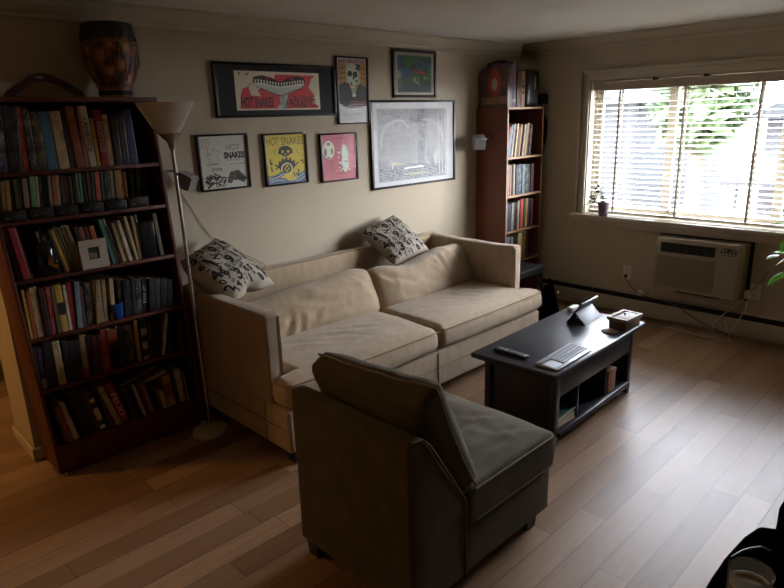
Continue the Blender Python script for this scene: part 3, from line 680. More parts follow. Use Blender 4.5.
# charger, coaster, lidded box
wc = MB().box(3.63, 3.72, 2.005, 2.045, .4605, .488).build('charger', M_white, bevel=.006); tag(wc, 'small white charger brick at the far edge of the coffee table', 'charger')
co = MB().lathe([(.0, 0), (.048, 0), (.05, .003), (.048, .006), (.0, .006)], (3.425, 1.635, .4605), 28).build('coaster', mat('pink_stone', '#9c807a', .85, vary=.1), smooth=True); tag(co, 'round pinkish stone coaster on the coffee table', 'coaster')
jx = thing('trinket_box', (3.575, 1.615, .4605), 'square brown trinket box with pale rimmed lid on the coffee table corner', 'box', rz=math.radians(-3))
M_tb = mat('trinket_brown', '#5c4234', .5, vary=.15, vscale=12); M_rim = mat('trinket_rim', '#8f8172', .65)
MB().box(-.09, .09, -.055, .055, 0, .05).build('body', M_tb, jx, local=True, bevel=.003)
MB().box(-.095, .095, -.06, .06, .050, .058).build('band', mat('trinket_band', '#8a7565', .5), jx, local=True, bevel=.002)
m = MB()
for (a, b, c, d) in ((-.10, .10, -.065, -.048), (-.10, .10, .048, .065), (-.10, -.083, -.048, .048), (.083, .10, -.048, .048)): m.box(a, b, c, d, .058, .074)
m.build('rim', M_rim, jx, local=True)
ld = MB().prism([(-.048, .060), (.048, .060), (.03, .071), (-.03, .071)], 'x', -.083, .083).build('lid', mat('trinket_lid', '#7d6c5e', .6), jx, local=True, bevel=.002)
MB().lathe([(.003, 0), (.004, .006), (.009, .011), (.009, .016), (.0, .02)], (0, 0, .071), 12).build('knob', M_silver, ld, local=True, smooth=True)

# ---------------------------------------------------------------- side table and bag
st = thing('side_table', (4.27, 2.98, 0), 'small black side table between the sofa and the corner bookcase', 'table')
M_bt = mat('black_table_paint', '#15151a', .38)
MB().box(3.975, 4.56, 2.79, 3.17, .478, .50).build('top', M_bt, st, bevel=.005)
MB().box(4.0, 4.535, 2.805, 2.82, .44, .478).box(4.0, 4.535, 3.14, 3.155, .44, .478).box(4.52, 4.535, 2.82, 3.14, .44, .478).box(4.0, 4.015, 2.82, 3.14, .44, .478).build('apron', M_bt, st)
for x in (3.995, 4.51):
    for y in (2.80, 3.13): MB().box(x, x+.032, y, y+.032, 0, .44).build('leg', M_bt, st, bevel=.003)
MB().box(4.0, 4.53, 2.82, 3.14, .17, .19).build('shelf', M_bt, st)
bg = thing('shoulder_bag', (4.58, 2.70, 0), 'slumped black bag on the floor against the side table', 'bag')
def fbag(p):
    t = p.z/.33; k = 1-.45*t*t
    return Vector((4.575+(p.x-4.575)*k-.02*t+.01*N(p.x*9, p.y*9, p.z*8), 2.715+(p.y-2.715)*(1-.5*t)+.03*t+.008*N(p.y*12, p.z*9, 2), p.z))
soft('body', [(4.50, 2.67), (4.66, 2.67), (4.66, 2.785), (4.50, 2.785)], 'z', .0, .33, .035, .03, fbag, M_leather, bg)
MB().tube([(4.53, 2.74, .31), (4.53, 2.745, .37), (4.56, 2.75, .385), (4.585, 2.745, .36), (4.59, 2.74, .31)], .006).build('strap', M_leather, bg, smooth=True)
MB().lathe([(0, 0), (.012, .002), (.012, .01), (0, .012)], (4.615, 2.70, .262), 12, M=Matrix.Rotation(math.pi/2, 4, 'X')).build('snap_button', M_white, bg, smooth=True)
jar = thing('glass_bottle', (4.12, 2.87, .5), 'small dark bottle on the side table behind the sofa arm', 'bottle')
MB().lathe([(.0, 0), (.022, 0), (.024, .01), (.024, .06), (.012, .08), (.01, .10), (0, .10)], (4.12, 2.87, .5005), 16).build('body', M_leather, jar, smooth=True)
MB().lathe([(.012, 0), (.012, .014), (0, .014)], (4.12, 2.87, .60), 12).build('cap', M_silver, jar, smooth=True)

# ---------------------------------------------------------------- left bookcase
SHX = .045
def lean(p): return Vector((p.x-SHX*p.z, p.y, p.z))
BL, BR, BF, BB = .738, 1.566, 3.273, 3.535
ZS = {1: 1.557, 2: 1.334, 3: 1.054, 4: .757, 5: .485, 6: .165}
bc = thing('bookcase', (1.15, 3.40, 0), 'tall mahogany bookcase crammed with books at the free end of the sofa wall', 'bookcase')
def bcp(name, *a, m=M_maho, bevel=.0025):
    q = MB(); q.box(*a); q.warp = lean; return q.build(name, m, bc, bevel=bevel)
bcp('side_panel', BL, BL+.018, BF, BB, .012, 1.866); bcp('side_panel', BR-.018, BR, BF, BB, .012, 1.866)
bcp('top', BL-.012, BR+.022, BF-.018, BB, 1.866, 1.889)
for k, z in ZS.items(): bcp('shelf', BL+.018, BR-.018, BF+.003, BB-.008, z-.019, z)
bcp('plinth', BL+.018, BR-.018, BF+.004, BF+.02, .012, .146)
bcp('back_panel', BL+.018, BR-.018, BB-.008, BB, .02, 1.866, m=M_bback)
for x in (BL+.01, BR-.03):
    MB().box(x-.002, x+.024, BF-.004, BF+.03, 0, .0125).build('foot_pad', M_white, bc)

PAL = dict(navy='#1d2a4d', red='#8e1d25', black='#141312', charcoal='#26252a', blue='#3f6e8c', cream='#b9a67f', rust='#8a4a2e', rose='#9a6356', white='#bdb4a0', yellow='#b08b2c',
           tan='#9c8156', mustard='#b3913f', brown='#4b3222', olive='#5a5030', darkgreen='#223c31', green='#6c9a78', grey='#8b8678', orange='#a5502a', maroon='#4a1519', coral='#b3403a',
           lilac='#8f86a0', teal='#3d7c76', steel='#6d7f8c', violet='#3a2940', gold='#b08a20')
INK = dict(w='#a9a394', g='#55514a', o='#d08a5a', y='#b99a3c', t='#4a3018', k='#14110e', b='#3c4d6e', r='#7a1414', c='#cfc0a0', F='#d8b0a0', R='#8e1d25')
def bookmat(c, ink):
    nm = 'cloth_'+c+'_'+ink
    if nm in MAT: return MAT[nm]
    if ink == 'n': return mat(nm, PAL[c], .55, vary=.1, vscale=30)
    m = bpy.data.materials.new(nm); m.use_nodes = True; nt = m.node_tree; L = nt.links; b = nt.nodes['Principled BSDF']; b.inputs['Roughness'].default_value = .5
    tc = nt.nodes.new('ShaderNodeTexCoord'); mp = nt.nodes.new('ShaderNodeMapping'); mp.inputs['Scale'].default_value = (1, 1, .55)
    n = nt.nodes.new('ShaderNodeTexNoise'); n.inputs['Scale'].default_value = 330; n.inputs['Detail'].default_value = 1
    n2 = nt.nodes.new('ShaderNodeTexNoise'); n2.inputs['Scale'].default_value = 16
    L.new(tc.outputs['Object'], mp.inputs[0]); L.new(mp.outputs[0], n.inputs[0]); L.new(tc.outputs['Object'], n2.inputs[0])
    a = nt.nodes.new('ShaderNodeMath'); a.operation = 'ADD'; L.new(n.outputs[0], a.inputs[0])
    q = nt.nodes.new('ShaderNodeMath'); q.operation = 'MULTIPLY'; q.inputs[1].default_value = .9; L.new(n2.outputs[0], q.inputs[0]); L.new(q.outputs[0], a.inputs[1])
    r = nt.nodes.new('ShaderNodeValToRGB'); r.color_ramp.elements[0].position = 1.02; r.color_ramp.elements[1].position = 1.08
    r.color_ramp.elements[0].position = .99; r.color_ramp.elements[1].position = 1.0
    s = nt.nodes.new('ShaderNodeMath'); s.operation = 'SUBTRACT'; s.inputs[1].default_value = .07; L.new(a.outputs[0], s.inputs[0])
    r.color_ramp.elements[0].position = .985; r.color_ramp.elements[1].position = 1.0
    r.color_ramp.elements[0].color = lin(PAL[c]); r.color_ramp.elements[1].color = lin(INK[ink])
    L.new(s.outputs[0], r.inputs[0]); L.new(r.outputs[0], b.inputs['Base Color'])
    MAT[nm] = m; return m
def book_mesh(w, h, d, c, ink, extra=None, word=None):
    """upright book: hinge at front lower left corner (spine towards -y); cover, page block, optional bands"""
    m = MB(); t = min(.0025, w*.15)
    r = .0018
    m.prism([(0, r), (w*.12, 0), (w*.88, 0), (w, r), (w, d), (w-t, d), (w-t, .004), (t, .004), (t, d), (0, d)], 'z', 0, h, 0)
    m.box(t, w-t, .0045, d-.004, .003, h-.003, 1)
    for (a, b, k) in (extra or []): m.box(w*.02, w*.98, -.0007, .0005, h*a, h*b, k)
    if word:
        s, a, b, k = word; vs, fs, asp = text_mesh(s, .02)
        m.add([(w*.18+(1-py)*w*.64 if False else w*.18+py*w*.64, -.0009, h*b-(h*(b-a))*px) for px, py in vs], fs, k)
    return m
COLNAME = dict(darkgreen='dark green', navy='navy blue', rose='dusty pink', coral='coral red', steel='grey-blue', gold='yellow and red', rust='rust brown')
SHN = {1: 'top', 2: 'second', 3: 'third', 4: 'fourth', 5: 'fifth', 6: 'bottom'}
ORD = ['first', 'second', 'third', 'fourth', 'fifth', 'sixth', 'seventh', 'eighth', 'ninth', 'tenth', 'eleventh', 'twelfth', '13th', '14th', '15th', '16th', '17th', '18th', '19th', '20th',
       '21st', '22nd', '23rd', '24th', '25th', '26th', '27th', '28th', '29th', '30th', '31st', '32nd', '33rd', '34th']
cnt = {}
lastend = {}
def place_book(sh, x, w, h, dx, c, ink, tagw, y, z, d, group, label, maxh=None):
    L = math.hypot(h, dx); hh = min(L, maxh or L); ang = math.atan2(dx, h)
    extra = []; word = None; mats = [bookmat(c, ink), M_pages]
    if tagw == 'titled': word = ({'red': 'HOSTILE', 'white': 'LANATICE', 'black': 'OF WAR'}.get(c, 'POEMS'), .25, .8, 2); mats[0] = bookmat(c, 'n'); mats.append(mat('ink_'+ink, INK[ink], .6))
    if ink == 'F': word = ('FEUD', .15, .75, 2); mats[0] = bookmat(c, 'n'); mats.append(mat('ink_F', INK['F'], .6))
    if ink == 'R': extra = [(.33, .74, 2)]; mats = [mat('book_gold', PAL['gold'], .5), M_pages, mat('book_red', PAL['red'], .5)]
    if tagw == 'patched': extra = [(.78, .88, 2), (.28, .62, 2), (.05, .14, 2)]; mats = [bookmat(c, 'n'), M_pages, mat('ink_c', INK['c'], .6)]
    if tagw == 'squares': extra = [(.62, .78, 2), (.28, .44, 2), (.02, .1, 2)]; mats = [bookmat(c, 'n'), M_pages, mat('ink_w', INK['w'], .6)]
    if tagw == 'figure': extra = [(.0, .68, 2), (.06, .48, 3)]; mats = [bookmat(c, 'n'), M_pages, mat('ink_k', INK['k'], .6), mat('book_tanpatch', PAL['mustard'], .6)]
    if tagw == 'red-footed': extra = [(.0, .2, 2)]; mats = [bookmat(c, 'n'), M_pages, mat('book_red', PAL['red'], .5)]
    if tagw == 'thick' and c == 'mustard': extra = [(.36, .62, 2)]; mats = [bookmat(c, 'n'), M_pages, mat('ink_k', INK['k'], .6)]
    if c == 'violet': extra = [(.02, .24, 2)]; mats = [bookmat(c, 'n'), M_pages, mat('ink_w', INK['w'], .6)]
    m = book_mesh(w*math.cos(ang)-.0006, hh, d, c, ink, extra, word)
    o = m.build('book', mats, None, origin=(0, 0, 0))
    # stand on the lower corner: a leaning book pivots on one edge
    lift = (w*math.sin(ang) if ang < 0 else 0)
    o.location = (x, y, z+.0004+(abs(w*math.cos(ang)*math.sin(ang)) if ang > 0 else 0)); o.rotation_euler = (0, ang, 0); reg(o, o.location)
    tag(o, label, 'book', group)
    return o
BOOKS=[
(1, 0.715, 0.0563, 0.2897, 0.0289, 'navy', 'w', ''),
(1, 0.7724, 0.063, 0.2911, 0.0211, 'black', 'g', 'thick'),
(1, 0.8366, 0.0276, 0.2889, 0.0116, 'red', 'o', ''),
(1, 0.8654, 0.0303, 0.2845, 0.0065, 'black', 'w', ''),
(1, 0.8969, 0.0415, 0.2661, 0.0086, 'charcoal', 'y', ''),
(1, 0.9408, 0.0485, 0.2657, -0.001, 'blue', 'n', ''),
(1, 0.9917, 0.0471, 0.2681, -0.0047, 'cream', 't', ''),
(1, 1.0401, 0.029, 0.2724, -0.0046, 'black', 'n', 'slim'),
(1, 1.0704, 0.0384, 0.2909, -0.0106, 'rust', 't', ''),
(1, 1.1101, 0.0208, 0.2886, 0.0048, 'rose', 't', 'slim'),
(1, 1.1322, 0.0355, 0.2904, -0.0094, 'white', 'k', 'titled'),
(1, 1.169, 0.0186, 0.2325, -0.0059, 'yellow', 'k', 'short'),
(1, 1.1917, 0.0378, 0.2688, -0.0035, 'red', 'w', 'titled'),
(1, 1.2308, 0.0288, 0.2501, -0.0044, 'cream', 't', ''),
(1, 1.261, 0.0347, 0.2449, 0.0026, 'black', 'g', ''),
(1, 1.2971, 0.0367, 0.2523, 0.0013, 'charcoal', 'g', ''),
(1, 1.3352, 0.046, 0.2737, -0.0056, 'navy', 'b', ''),
(2, 0.7038, 0.0175, 0.1813, 0.0234, 'tan', 'k', ''),
(2, 0.7233, 0.0196, 0.1807, 0.022, 'tan', 't', ''),
(2, 0.7449, 0.0198, 0.1836, 0.0164, 'mustard', 't', ''),
(2, 0.7668, 0.017, 0.1766, 0.0129, 'brown', 'n', ''),
(2, 0.7858, 0.0162, 0.1873, 0.0084, 'olive', 't', ''),
(2, 0.803, 0.0153, 0.191, 0.0112, 'darkgreen', 'n', ''),
(2, 0.8193, 0.0236, 0.1862, 0.0131, 'tan', 't', 'slim'),
(2, 0.8491, 0.025, 0.2049, 0.0162, 'green', 't', ''),
(2, 0.8752, 0.0147, 0.2067, 0.015, 'cream', 't', 'slim'),
(2, 0.892, 0.0127, 0.2031, 0.0156, 'black', 'w', ''),
(2, 0.9068, 0.0224, 0.197, 0.0206, 'black', 'n', ''),
(2, 0.9304, 0.0162, 0.1911, 0.0145, 'grey', 'k', 'patterned'),
(2, 0.9476, 0.025, 0.1883, 0.0179, 'orange', 'w', ''),
(2, 0.9737, 0.0121, 0.1891, 0.0155, 'white', 't', 'slim'),
(2, 0.9891, 0.0188, 0.1855, 0.0103, 'brown', 'n', ''),
(2, 1.0091, 0.0235, 0.1838, 0.0097, 'brown', 't', ''),
(2, 1.0337, 0.0135, 0.1809, 0.0066, 'olive', 'n', ''),
(2, 1.0483, 0.0193, 0.1864, 0.0094, 'black', 'g', ''),
(2, 1.0688, 0.0126, 0.2024, 0.0054, 'green', 't', 'slim'),
(2, 1.0825, 0.0138, 0.202, 0.0112, 'green', 't', 'slim'),
(2, 1.1017, 0.0151, 0.203, 0.0053, 'black', 'n', ''),
(2, 1.1181, 0.0166, 0.2027, 0.0096, 'maroon', 'n', ''),
(2, 1.1361, 0.0195, 0.1977, 0.0126, 'darkgreen', 't', ''),
(2, 1.1569, 0.0253, 0.21, 0.012, 'coral', 'w', ''),
(2, 1.1836, 0.017, 0.199, 0.0112, 'darkgreen', 'n', ''),
(2, 1.2021, 0.0315, 0.2029, 0.0149, 'black', 'w', ''),
(2, 1.2365, 0.0218, 0.2007, 0.0098, 'grey', 't', ''),
(2, 1.2597, 0.0294, 0.1921, 0.0066, 'tan', 't', ''),
(2, 1.2906, 0.0178, 0.1974, -0.0004, 'orange', 'w', ''),
(2, 1.3098, 0.0164, 0.1813, 0.0041, 'tan', 't', 'slim'),
(2, 1.3413, 0.0243, 0.1964, 0.0108, 'black', 'w', ''),
(2, 1.3686, 0.0307, 0.189, 0.0146, 'darkgreen', 'g', ''),
(2, 1.4009, 0.028, 0.1818, 0.0192, 'charcoal', 'n', ''),
(3, 0.7308, 0.0153, 0.2509, -0.0282, 'brown', 't', 'slim'),
(3, 0.7473, 0.0332, 0.2529, -0.0249, 'red', 'n', ''),
(3, 0.7816, 0.0112, 0.2451, -0.0299, 'maroon', 'n', 'slim'),
(3, 0.8716, 0.0116, 0.2176, -0.0342, 'lilac', 'n', 'slim'),
(3, 0.8844, 0.0164, 0.1989, -0.0255, 'black', 'w', ''),
(3, 0.902, 0.0284, 0.209, -0.0273, 'black', 'w', 'titled'),
(3, 0.9316, 0.012, 0.2198, -0.0455, 'black', 'n', ''),
(3, 0.9448, 0.0169, 0.219, -0.0439, 'yellow', 'k', 'slim'),
(3, 0.9629, 0.017, 0.2293, -0.0465, 'olive', 't', ''),
(3, 0.9811, 0.0134, 0.2224, -0.0468, 'olive', 'k', ''),
(3, 0.9957, 0.0247, 0.2293, -0.0434, 'grey', 't', ''),
(3, 1.0216, 0.0162, 0.2268, -0.0515, 'tan', 't', ''),
(3, 1.0391, 0.0213, 0.215, -0.0298, 'charcoal', 'g', ''),
(3, 1.0616, 0.0228, 0.2097, -0.0333, 'rust', 't', ''),
(3, 1.0857, 0.0192, 0.2087, -0.0313, 'maroon', 'n', ''),
(3, 1.1062, 0.0245, 0.2102, -0.0257, 'orange', 't', ''),
(3, 1.1756, 0.0205, 0.2358, -0.044, 'teal', 'n', ''),
(3, 1.1975, 0.0103, 0.2369, -0.042, 'white', 'n', ''),
(3, 1.2092, 0.0133, 0.204, -0.0461, 'black', 'w', 'slim'),
(3, 1.224, 0.0299, 0.2116, -0.0313, 'cream', 't', ''),
(3, 1.2554, 0.0211, 0.2201, -0.0384, 'white', 'k', ''),
(3, 1.2963, 0.0153, 0.2363, -0.0347, 'cream', 't', ''),
(3, 1.3132, 0.017, 0.2364, -0.0176, 'tan', 'k', ''),
(3, 1.3317, 0.0124, 0.2406, -0.0101, 'grey', 'g', 'slim'),
(3, 1.4345, 0.0211, 0.2332, -0.0174, 'grey', 'k', ''),
(4, 0.7291, 0.0133, 0.2498, -0.0013, 'mustard', 't', 'slim'),
(4, 0.7437, 0.0159, 0.2369, 0.0031, 'orange', 't', ''),
(4, 0.762, 0.0346, 0.2521, -0.0007, 'cream', 'k', ''),
(4, 0.7978, 0.0276, 0.2443, 0.0004, 'black', 'r', ''),
(4, 0.8267, 0.0241, 0.2424, 0.0066, 'red', 'w', ''),
(4, 0.852, 0.0218, 0.2412, 0.0032, 'olive', 'n', ''),
(4, 0.8751, 0.0311, 0.2455, -0.0036, 'mustard', 'k', 'thick'),
(4, 0.9075, 0.0157, 0.2362, 0.0021, 'white', 'k', 'slim'),
(4, 0.9245, 0.0225, 0.2424, 0.0091, 'red', 'n', ''),
(4, 0.9483, 0.0254, 0.2401, 0.0172, 'steel', 'k', ''),
(4, 0.9751, 0.0175, 0.2115, 0.0114, 'brown', 't', ''),
(4, 0.9953, 0.0231, 0.2247, 0.0177, 'black', 'w', ''),
(4, 1.0198, 0.0206, 0.2213, 0.0167, 'brown', 't', ''),
(4, 1.0418, 0.0208, 0.2207, 0.0257, 'tan', 'k', ''),
(4, 1.0456, 0.0186, 0.2263, 0.0081, 'tan', 't', ''),
(4, 1.0657, 0.0188, 0.2279, 0.0093, 'grey', 't', ''),
(4, 1.0859, 0.0189, 0.2241, 0.0153, 'tan', 'k', ''),
(4, 1.1225, 0.0222, 0.2226, 0.0166, 'cream', 't', ''),
(4, 1.1625, 0.0271, 0.2082, 0.0174, 'black', 'w', 'plain'),
(4, 1.1911, 0.0274, 0.203, 0.0147, 'black', 'n', ''),
(4, 1.2201, 0.0138, 0.1977, 0.0119, 'black', 'b', 'slim'),
(4, 1.2354, 0.0186, 0.1961, 0.016, 'black', 'b', 'slim'),
(4, 1.2555, 0.0313, 0.1893, 0.0178, 'black', 'w', ''),
(4, 1.2883, 0.0348, 0.1854, 0.0199, 'black', 'w', 'titled'),
(4, 1.3248, 0.0321, 0.178, 0.02, 'black', 'g', ''),
(4, 1.3585, 0.0309, 0.1731, 0.0189, 'charcoal', 'g', ''),
(4, 1.3911, 0.0363, 0.1649, 0.0191, 'black', 'g', ''),
(4, 1.429, 0.0318, 0.154, 0.0189, 'black', 'n', ''),
(5, 0.7172, 0.02, 0.2292, 0.0092, 'black', 'n', ''),
(5, 0.7384, 0.0214, 0.2226, 0.0113, 'violet', 'w', ''),
(5, 0.7611, 0.0526, 0.2371, 0.0132, 'black', 'n', 'thick'),
(5, 0.815, 0.0366, 0.236, -0.0009, 'cream', 'k', ''),
(5, 0.8529, 0.0252, 0.2195, 0.0101, 'black', 'b', ''),
(5, 0.8794, 0.0268, 0.2117, 0.0115, 'black', 'g', ''),
(5, 0.9076, 0.0299, 0.2117, 0.0096, 'black', 'g', ''),
(5, 0.9402, 0.0289, 0.2311, 0.0093, 'tan', 'r', 'red-footed'),
(5, 0.9704, 0.0236, 0.2173, 0.0078, 'black', 'n', ''),
(5, 0.9955, 0.0253, 0.2102, 0.0089, 'maroon', 'n', ''),
(5, 1.0222, 0.0199, 0.2102, 0.0098, 'maroon', 'n', 'slim'),
(5, 1.042, 0.0315, 0.2298, 0.0124, 'red', 'o', ''),
(5, 1.075, 0.0496, 0.223, 0.0107, 'orange', 'k', 'figure'),
(5, 1.1261, 0.0446, 0.2243, 0.0069, 'black', 'n', ''),
(5, 1.1722, 0.0393, 0.2186, 0.0066, 'black', 'o', ''),
(5, 1.2283, 0.0216, 0.2377, 0.0036, 'mustard', 't', ''),
(5, 1.2576, 0.0344, 0.2353, 0.0086, 'black', 'w', 'squares'),
(5, 1.2936, 0.0221, 0.2037, 0.0096, 'charcoal', 'g', ''),
(5, 1.3173, 0.0368, 0.22, 0.0161, 'black', 'n', ''),
(5, 1.3653, 0.0146, 0.2352, 0.0493, 'white', 'n', 'slim'),
(5, 1.3995, 0.033, 0.2125, 0.0283, 'black', 'n', ''),
(5, 1.4709, 0.0186, 0.1832, 0.0088, 'maroon', 'r', ''),
(6, 0.7918, 0.0114, 0.2008, -0.0312, 'charcoal', 't', 'slim'),
(6, 0.8046, 0.033, 0.2057, -0.0309, 'rust', 'k', ''),
(6, 0.839, 0.013, 0.2288, -0.0395, 'white', 'n', 'slim'),
(6, 0.8535, 0.0131, 0.2255, -0.0448, 'cream', 'n', 'slim'),
(6, 0.8842, 0.0333, 0.2455, -0.0401, 'black', 'n', ''),
(6, 0.9191, 0.0338, 0.2511, -0.0443, 'black', 'n', ''),
(6, 0.9544, 0.0213, 0.2501, -0.0483, 'brown', 't', 'slim'),
(6, 0.9772, 0.0277, 0.2203, -0.0423, 'black', 'c', 'patched'),
(6, 1.0282, 0.0298, 0.1942, -0.038, 'maroon', 'n', ''),
(6, 1.0595, 0.0302, 0.2425, -0.0679, 'cream', 'k', ''),
(6, 1.0913, 0.0419, 0.2443, -0.0602, 'red', 'F', 'thick'),
(6, 1.1515, 0.0296, 0.1775, -0.0322, 'charcoal', 'b', ''),
(6, 1.2144, 0.0134, 0.2017, -0.0437, 'white', 'n', 'slim'),
(6, 1.2295, 0.0237, 0.2081, -0.0417, 'brown', 'n', ''),
(6, 1.255, 0.0239, 0.2119, -0.047, 'rose', 't', ''),
(6, 1.3309, 0.0176, 0.1079, -0.0149, 'cream', 'n', 'short'),
(6, 1.3503, 0.0141, 0.104, -0.0175, 'tan', 'n', 'short'),
(6, 1.3662, 0.0411, 0.1934, -0.0179, 'gold', 'R', ''),
(6, 1.4381, 0.0312, 0.2097, -0.0141, 'white', 'k', ''),
(6, 1.4785, 0.0111, 0.173, -0.0108, 'rose', 'w', 'slim'),
]
prev = {}
seq = {}
for (sh, x, w, h, dx, c, ink, tw) in BOOKS:
    k = seq.get(sh, 0); seq[sh] = k+1
    nm = COLNAME.get(c, c); pv = prev.get(sh)
    ad = {'thick': 'thick ', 'slim': 'slim ', 'short': 'short ', 'titled': 'lettered ', 'patterned': 'patterned ', 'patched': 'cream-patched ', 'squares': 'white-squared ', 'plain': '', 'figure': 'black-figured ', 'red-footed': 'red-footed '}.get(tw, '')
    ad += {'w': '' if tw else 'white-titled ', 'g': 'faintly titled '}.get(ink, '')
    lab = f"{ad}{nm} book, {ORD[k]} from the left end of the {SHN[sh]} bookcase shelf"
    prev[sh] = nm
    d = .19 if sh in (1, 3, 4, 6) else .13 if sh == 2 else .16
    yy = BF+.017 + random.uniform(0, .012) + (.075 if sh == 2 else 0)
    mh = {1: .295, 2: .193, 3: .253, 4: .262, 5: .245, 6: .275}[sh]
    if sh == 2: x += .006
    place_book(sh, x, w, h, dx, c, ink, tw, yy, ZS[sh], d, f'books on the {SHN[sh]} shelf of the big bookcase', lab, mh)
# row of black cases lying in front of the paperbacks
for i in range(6):
    x = .705+i*.118; w = .108
    o = MB().box(0, w, 0, .05, 0, .046+.004*(i % 2)).box(w*.15, w*.35, -.0006, .0005, .012, .02, 1).box(w*.55, w*.8, -.0006, .0005, .02, .027, 1).build('video_case', [M_blackp, mat('ink_g', INK['g'], .6)], None, origin=(0, 0, 0), bevel=.001)
    o.location = (x, BF+.012+.004*(i % 3), ZS[2]+.0005); reg(o, o.location)
    tag(o, f'black case lying before the paperbacks on the second bookcase shelf, {ORD[i]} from the left', 'case', 'black cases in front of the paperbacks')
# two thin books lying across the bottom row
for (p0, p1, th, c, lab) in (((1.117, .375), (1.335, .432), .012, 'olive', 'thin olive book lying on top of the bottom shelf row'), ((1.245, .352), (1.372, .378), .018, 'tan', 'tan book lying tilted on the bottom shelf row, right of the olive one')):
    L = math.hypot(p1[0]-p0[0], p1[1]-p0[1]); a = math.atan2(p1[1]-p0[1], p1[0]-p0[0])
    m = MB(); m.box(0, L, .0, .13, 0, .0018).box(0, L, 0, .13, th-.0018, th).box(0, L, 0, .002, .0018, th-.0018).box(.002, L-.002, .002, .128, .0018, th-.0018, 1)
    o = m.build('book', [bookmat(c, 'n'), M_pages], None, origin=(0, 0, 0)); o.location = (p0[0], BF+.02, p0[1]); o.rotation_euler = (0, -a, 0); reg(o, o.location)
    tag(o, lab, 'book', 'books on the bottom shelf of the big bookcase')
# bottle with golden figure
bo = thing('decorated_bottle', (.905, 3.30, ZS[3]), 'black bottle with a golden figure on the third bookcase shelf', 'bottle')
MB().lathe([(0, 0), (.045, 0), (.05, .012), (.052, .10), (.044, .15), (.022, .18), (.017, .2), (.017, .225), (.02, .23), (0, .23)], (.865, 3.325, ZS[3]+.001), 24).build('body', mat('black_glass', '#08080c', .12), bo, smooth=True)
m = MB(); g = [(.0, .05), (.012, .04), (.026, .035), (.032, .05), (.022, .058), (.012, .062), (.006, .085), (-.002, .105), (-.006, .085), (-.012, .07), (-.014, .058)]
m.prism([(.872+a, ZS[3]+b) for a, b in g], 'y', 3.264, 3.273); m.build('gold_figure', mat('old_gold', '#a8701f', .35, metal=.8), bo)
# photo frame on the third shelf
pf = thing('photo_frame', (1.10, 3.285, ZS[3]), 'small white photo frame standing before the books on the third shelf', 'picture frame')
px0, px1, pz0, pz1 = 1.013, 1.147, ZS[3]+.001, ZS[3]+.146
TL = Matrix.Translation((1.08, 3.277, pz0)) @ Matrix.Rotation(math.radians(-5), 4, 'X') @ Matrix.Translation((-1.08, -3.277, -pz0))
M_pf = mat('frame_white', '#b5aca0', .5)
m = MB()
w = .046
for (a, b, c, d) in ((px0, px1, pz0, pz0+w), (px0, px1, pz1-w+.008, pz1), (px0, px0+w-.006, pz0+w, pz1-w+.008), (px1-w+.006, px1, pz0+w, pz1-w+.008)): m.box(a, b, 3.268, 3.279, c, d, 0, TL)
m.build('frame', M_pf, pf)
m = MB(); m.box(px0+w-.006, px1-w+.006, 3.274, 3.279, pz0+w, pz1-w+.008, 0, TL).box(px0+w, px0+w+.016, 3.2732, 3.2745, pz0+w+.006, pz0+w+.034, 1, TL).box(px0+w+.018, px0+w+.036, 3.2732, 3.2745, pz0+w+.004, pz0+w+.03, 1, TL); m.build('photo', [mat('photo_green', '#2f3d2a', .3, vary=.5, vscale=40), mat('photo_skin', '#8a7a66', .4)], pf)
# blue glass tumbler on the fourth shelf
bgx = thing('blue_tumbler', (1.165, 3.30, ZS[4]), 'blue faceted glass tumbler on the fourth bookcase shelf', 'glass')
m = MB(); m.lathe([(.0, 0), (.030, 0), (.036, .02), (.040, .085), (.037, .085), (.033, .02), (.0, .012)], (1.158, 3.318, ZS[4]+.0005), 10); m.build('body', mat('cobalt_glass', '#1c3f80', .08, spec=.8), bgx)
# speckled black box on the third shelf
sb = MB().box(1.335, 1.412, 3.29, 3.42, ZS[3]+.0005, ZS[3]+.20).build('keepsake_box', mat('speckled_black', '#121318', .25, vary=.9, vscale=180), bevel=.003); tag(sb, 'glossy black speckled box between books near the right of the third shelf', 'box')

# ---------------------------------------------------------------- on top of the bookcase
ZT = 1.8895
bm_ = thing('boomerang', (1.03, 3.45, ZT), 'painted wooden boomerang standing arch-up on the tall bookcase', 'boomerang')
out_ = [(-.185, .0), (-.192, .020), (-.17, .040), (-.11, .078), (-.055, .112), (-.015, .125), (.03, .118), (.08, .094), (.13, .062), (.165, .035), (.182, .0), (.16, .0), (.10, .038), (.05, .070), (.0, .082), (-.04, .076), (-.09, .048), (-.14, .012), (-.155, .0)]
# leaning on the wall
TB = Matrix.Translation((1.045, 3.46, ZT)) @ Matrix.Rotation(math.radians(-14), 4, 'X')
m = MB(); m.prism(out_, 'y', -.006, .006, 0, TB); m.build('body', mat('boomerang_wood', '#42180f', .45, vary=.2, vscale=20), bm_, bevel=.002)
for q in ([(-.14, .018), (-.108, .038), (-.122, .066), (-.157, .044)], [(.072, .062), (.10, .042), (.130, .056), (.10, .078)]): MB().prism(q, 'y', -.0072, -.0055, 0, TB).build('painted_band', mat('paint_black', '#0d0a0a', .5), bm_)
m = MB(); m.prism([(-.07+.058*math.cos(a)+.05, .100+.013*math.sin(a)) for a in [i*math.pi/8 for i in range(16)]], 'y', -.0072, -.0055, 0, TB).prism([(-.02+.02*math.cos(a), .100+.006*math.sin(a)) for a in [i*math.pi/6 for i in range(12)]], 'y', -.0082, -.0070, 1, TB); m.build('painted_eye', [mat('paint_maroon', '#2a1018', .5), mat('paint_pale', '#9a8c7a', .5)], bm_)
dr = thing('hand_drum', (1.352, 3.40, ZT), 'carved wooden hand drum with black skin head on the tall bookcase', 'drum')
dc = (1.355, 3.40, ZT)
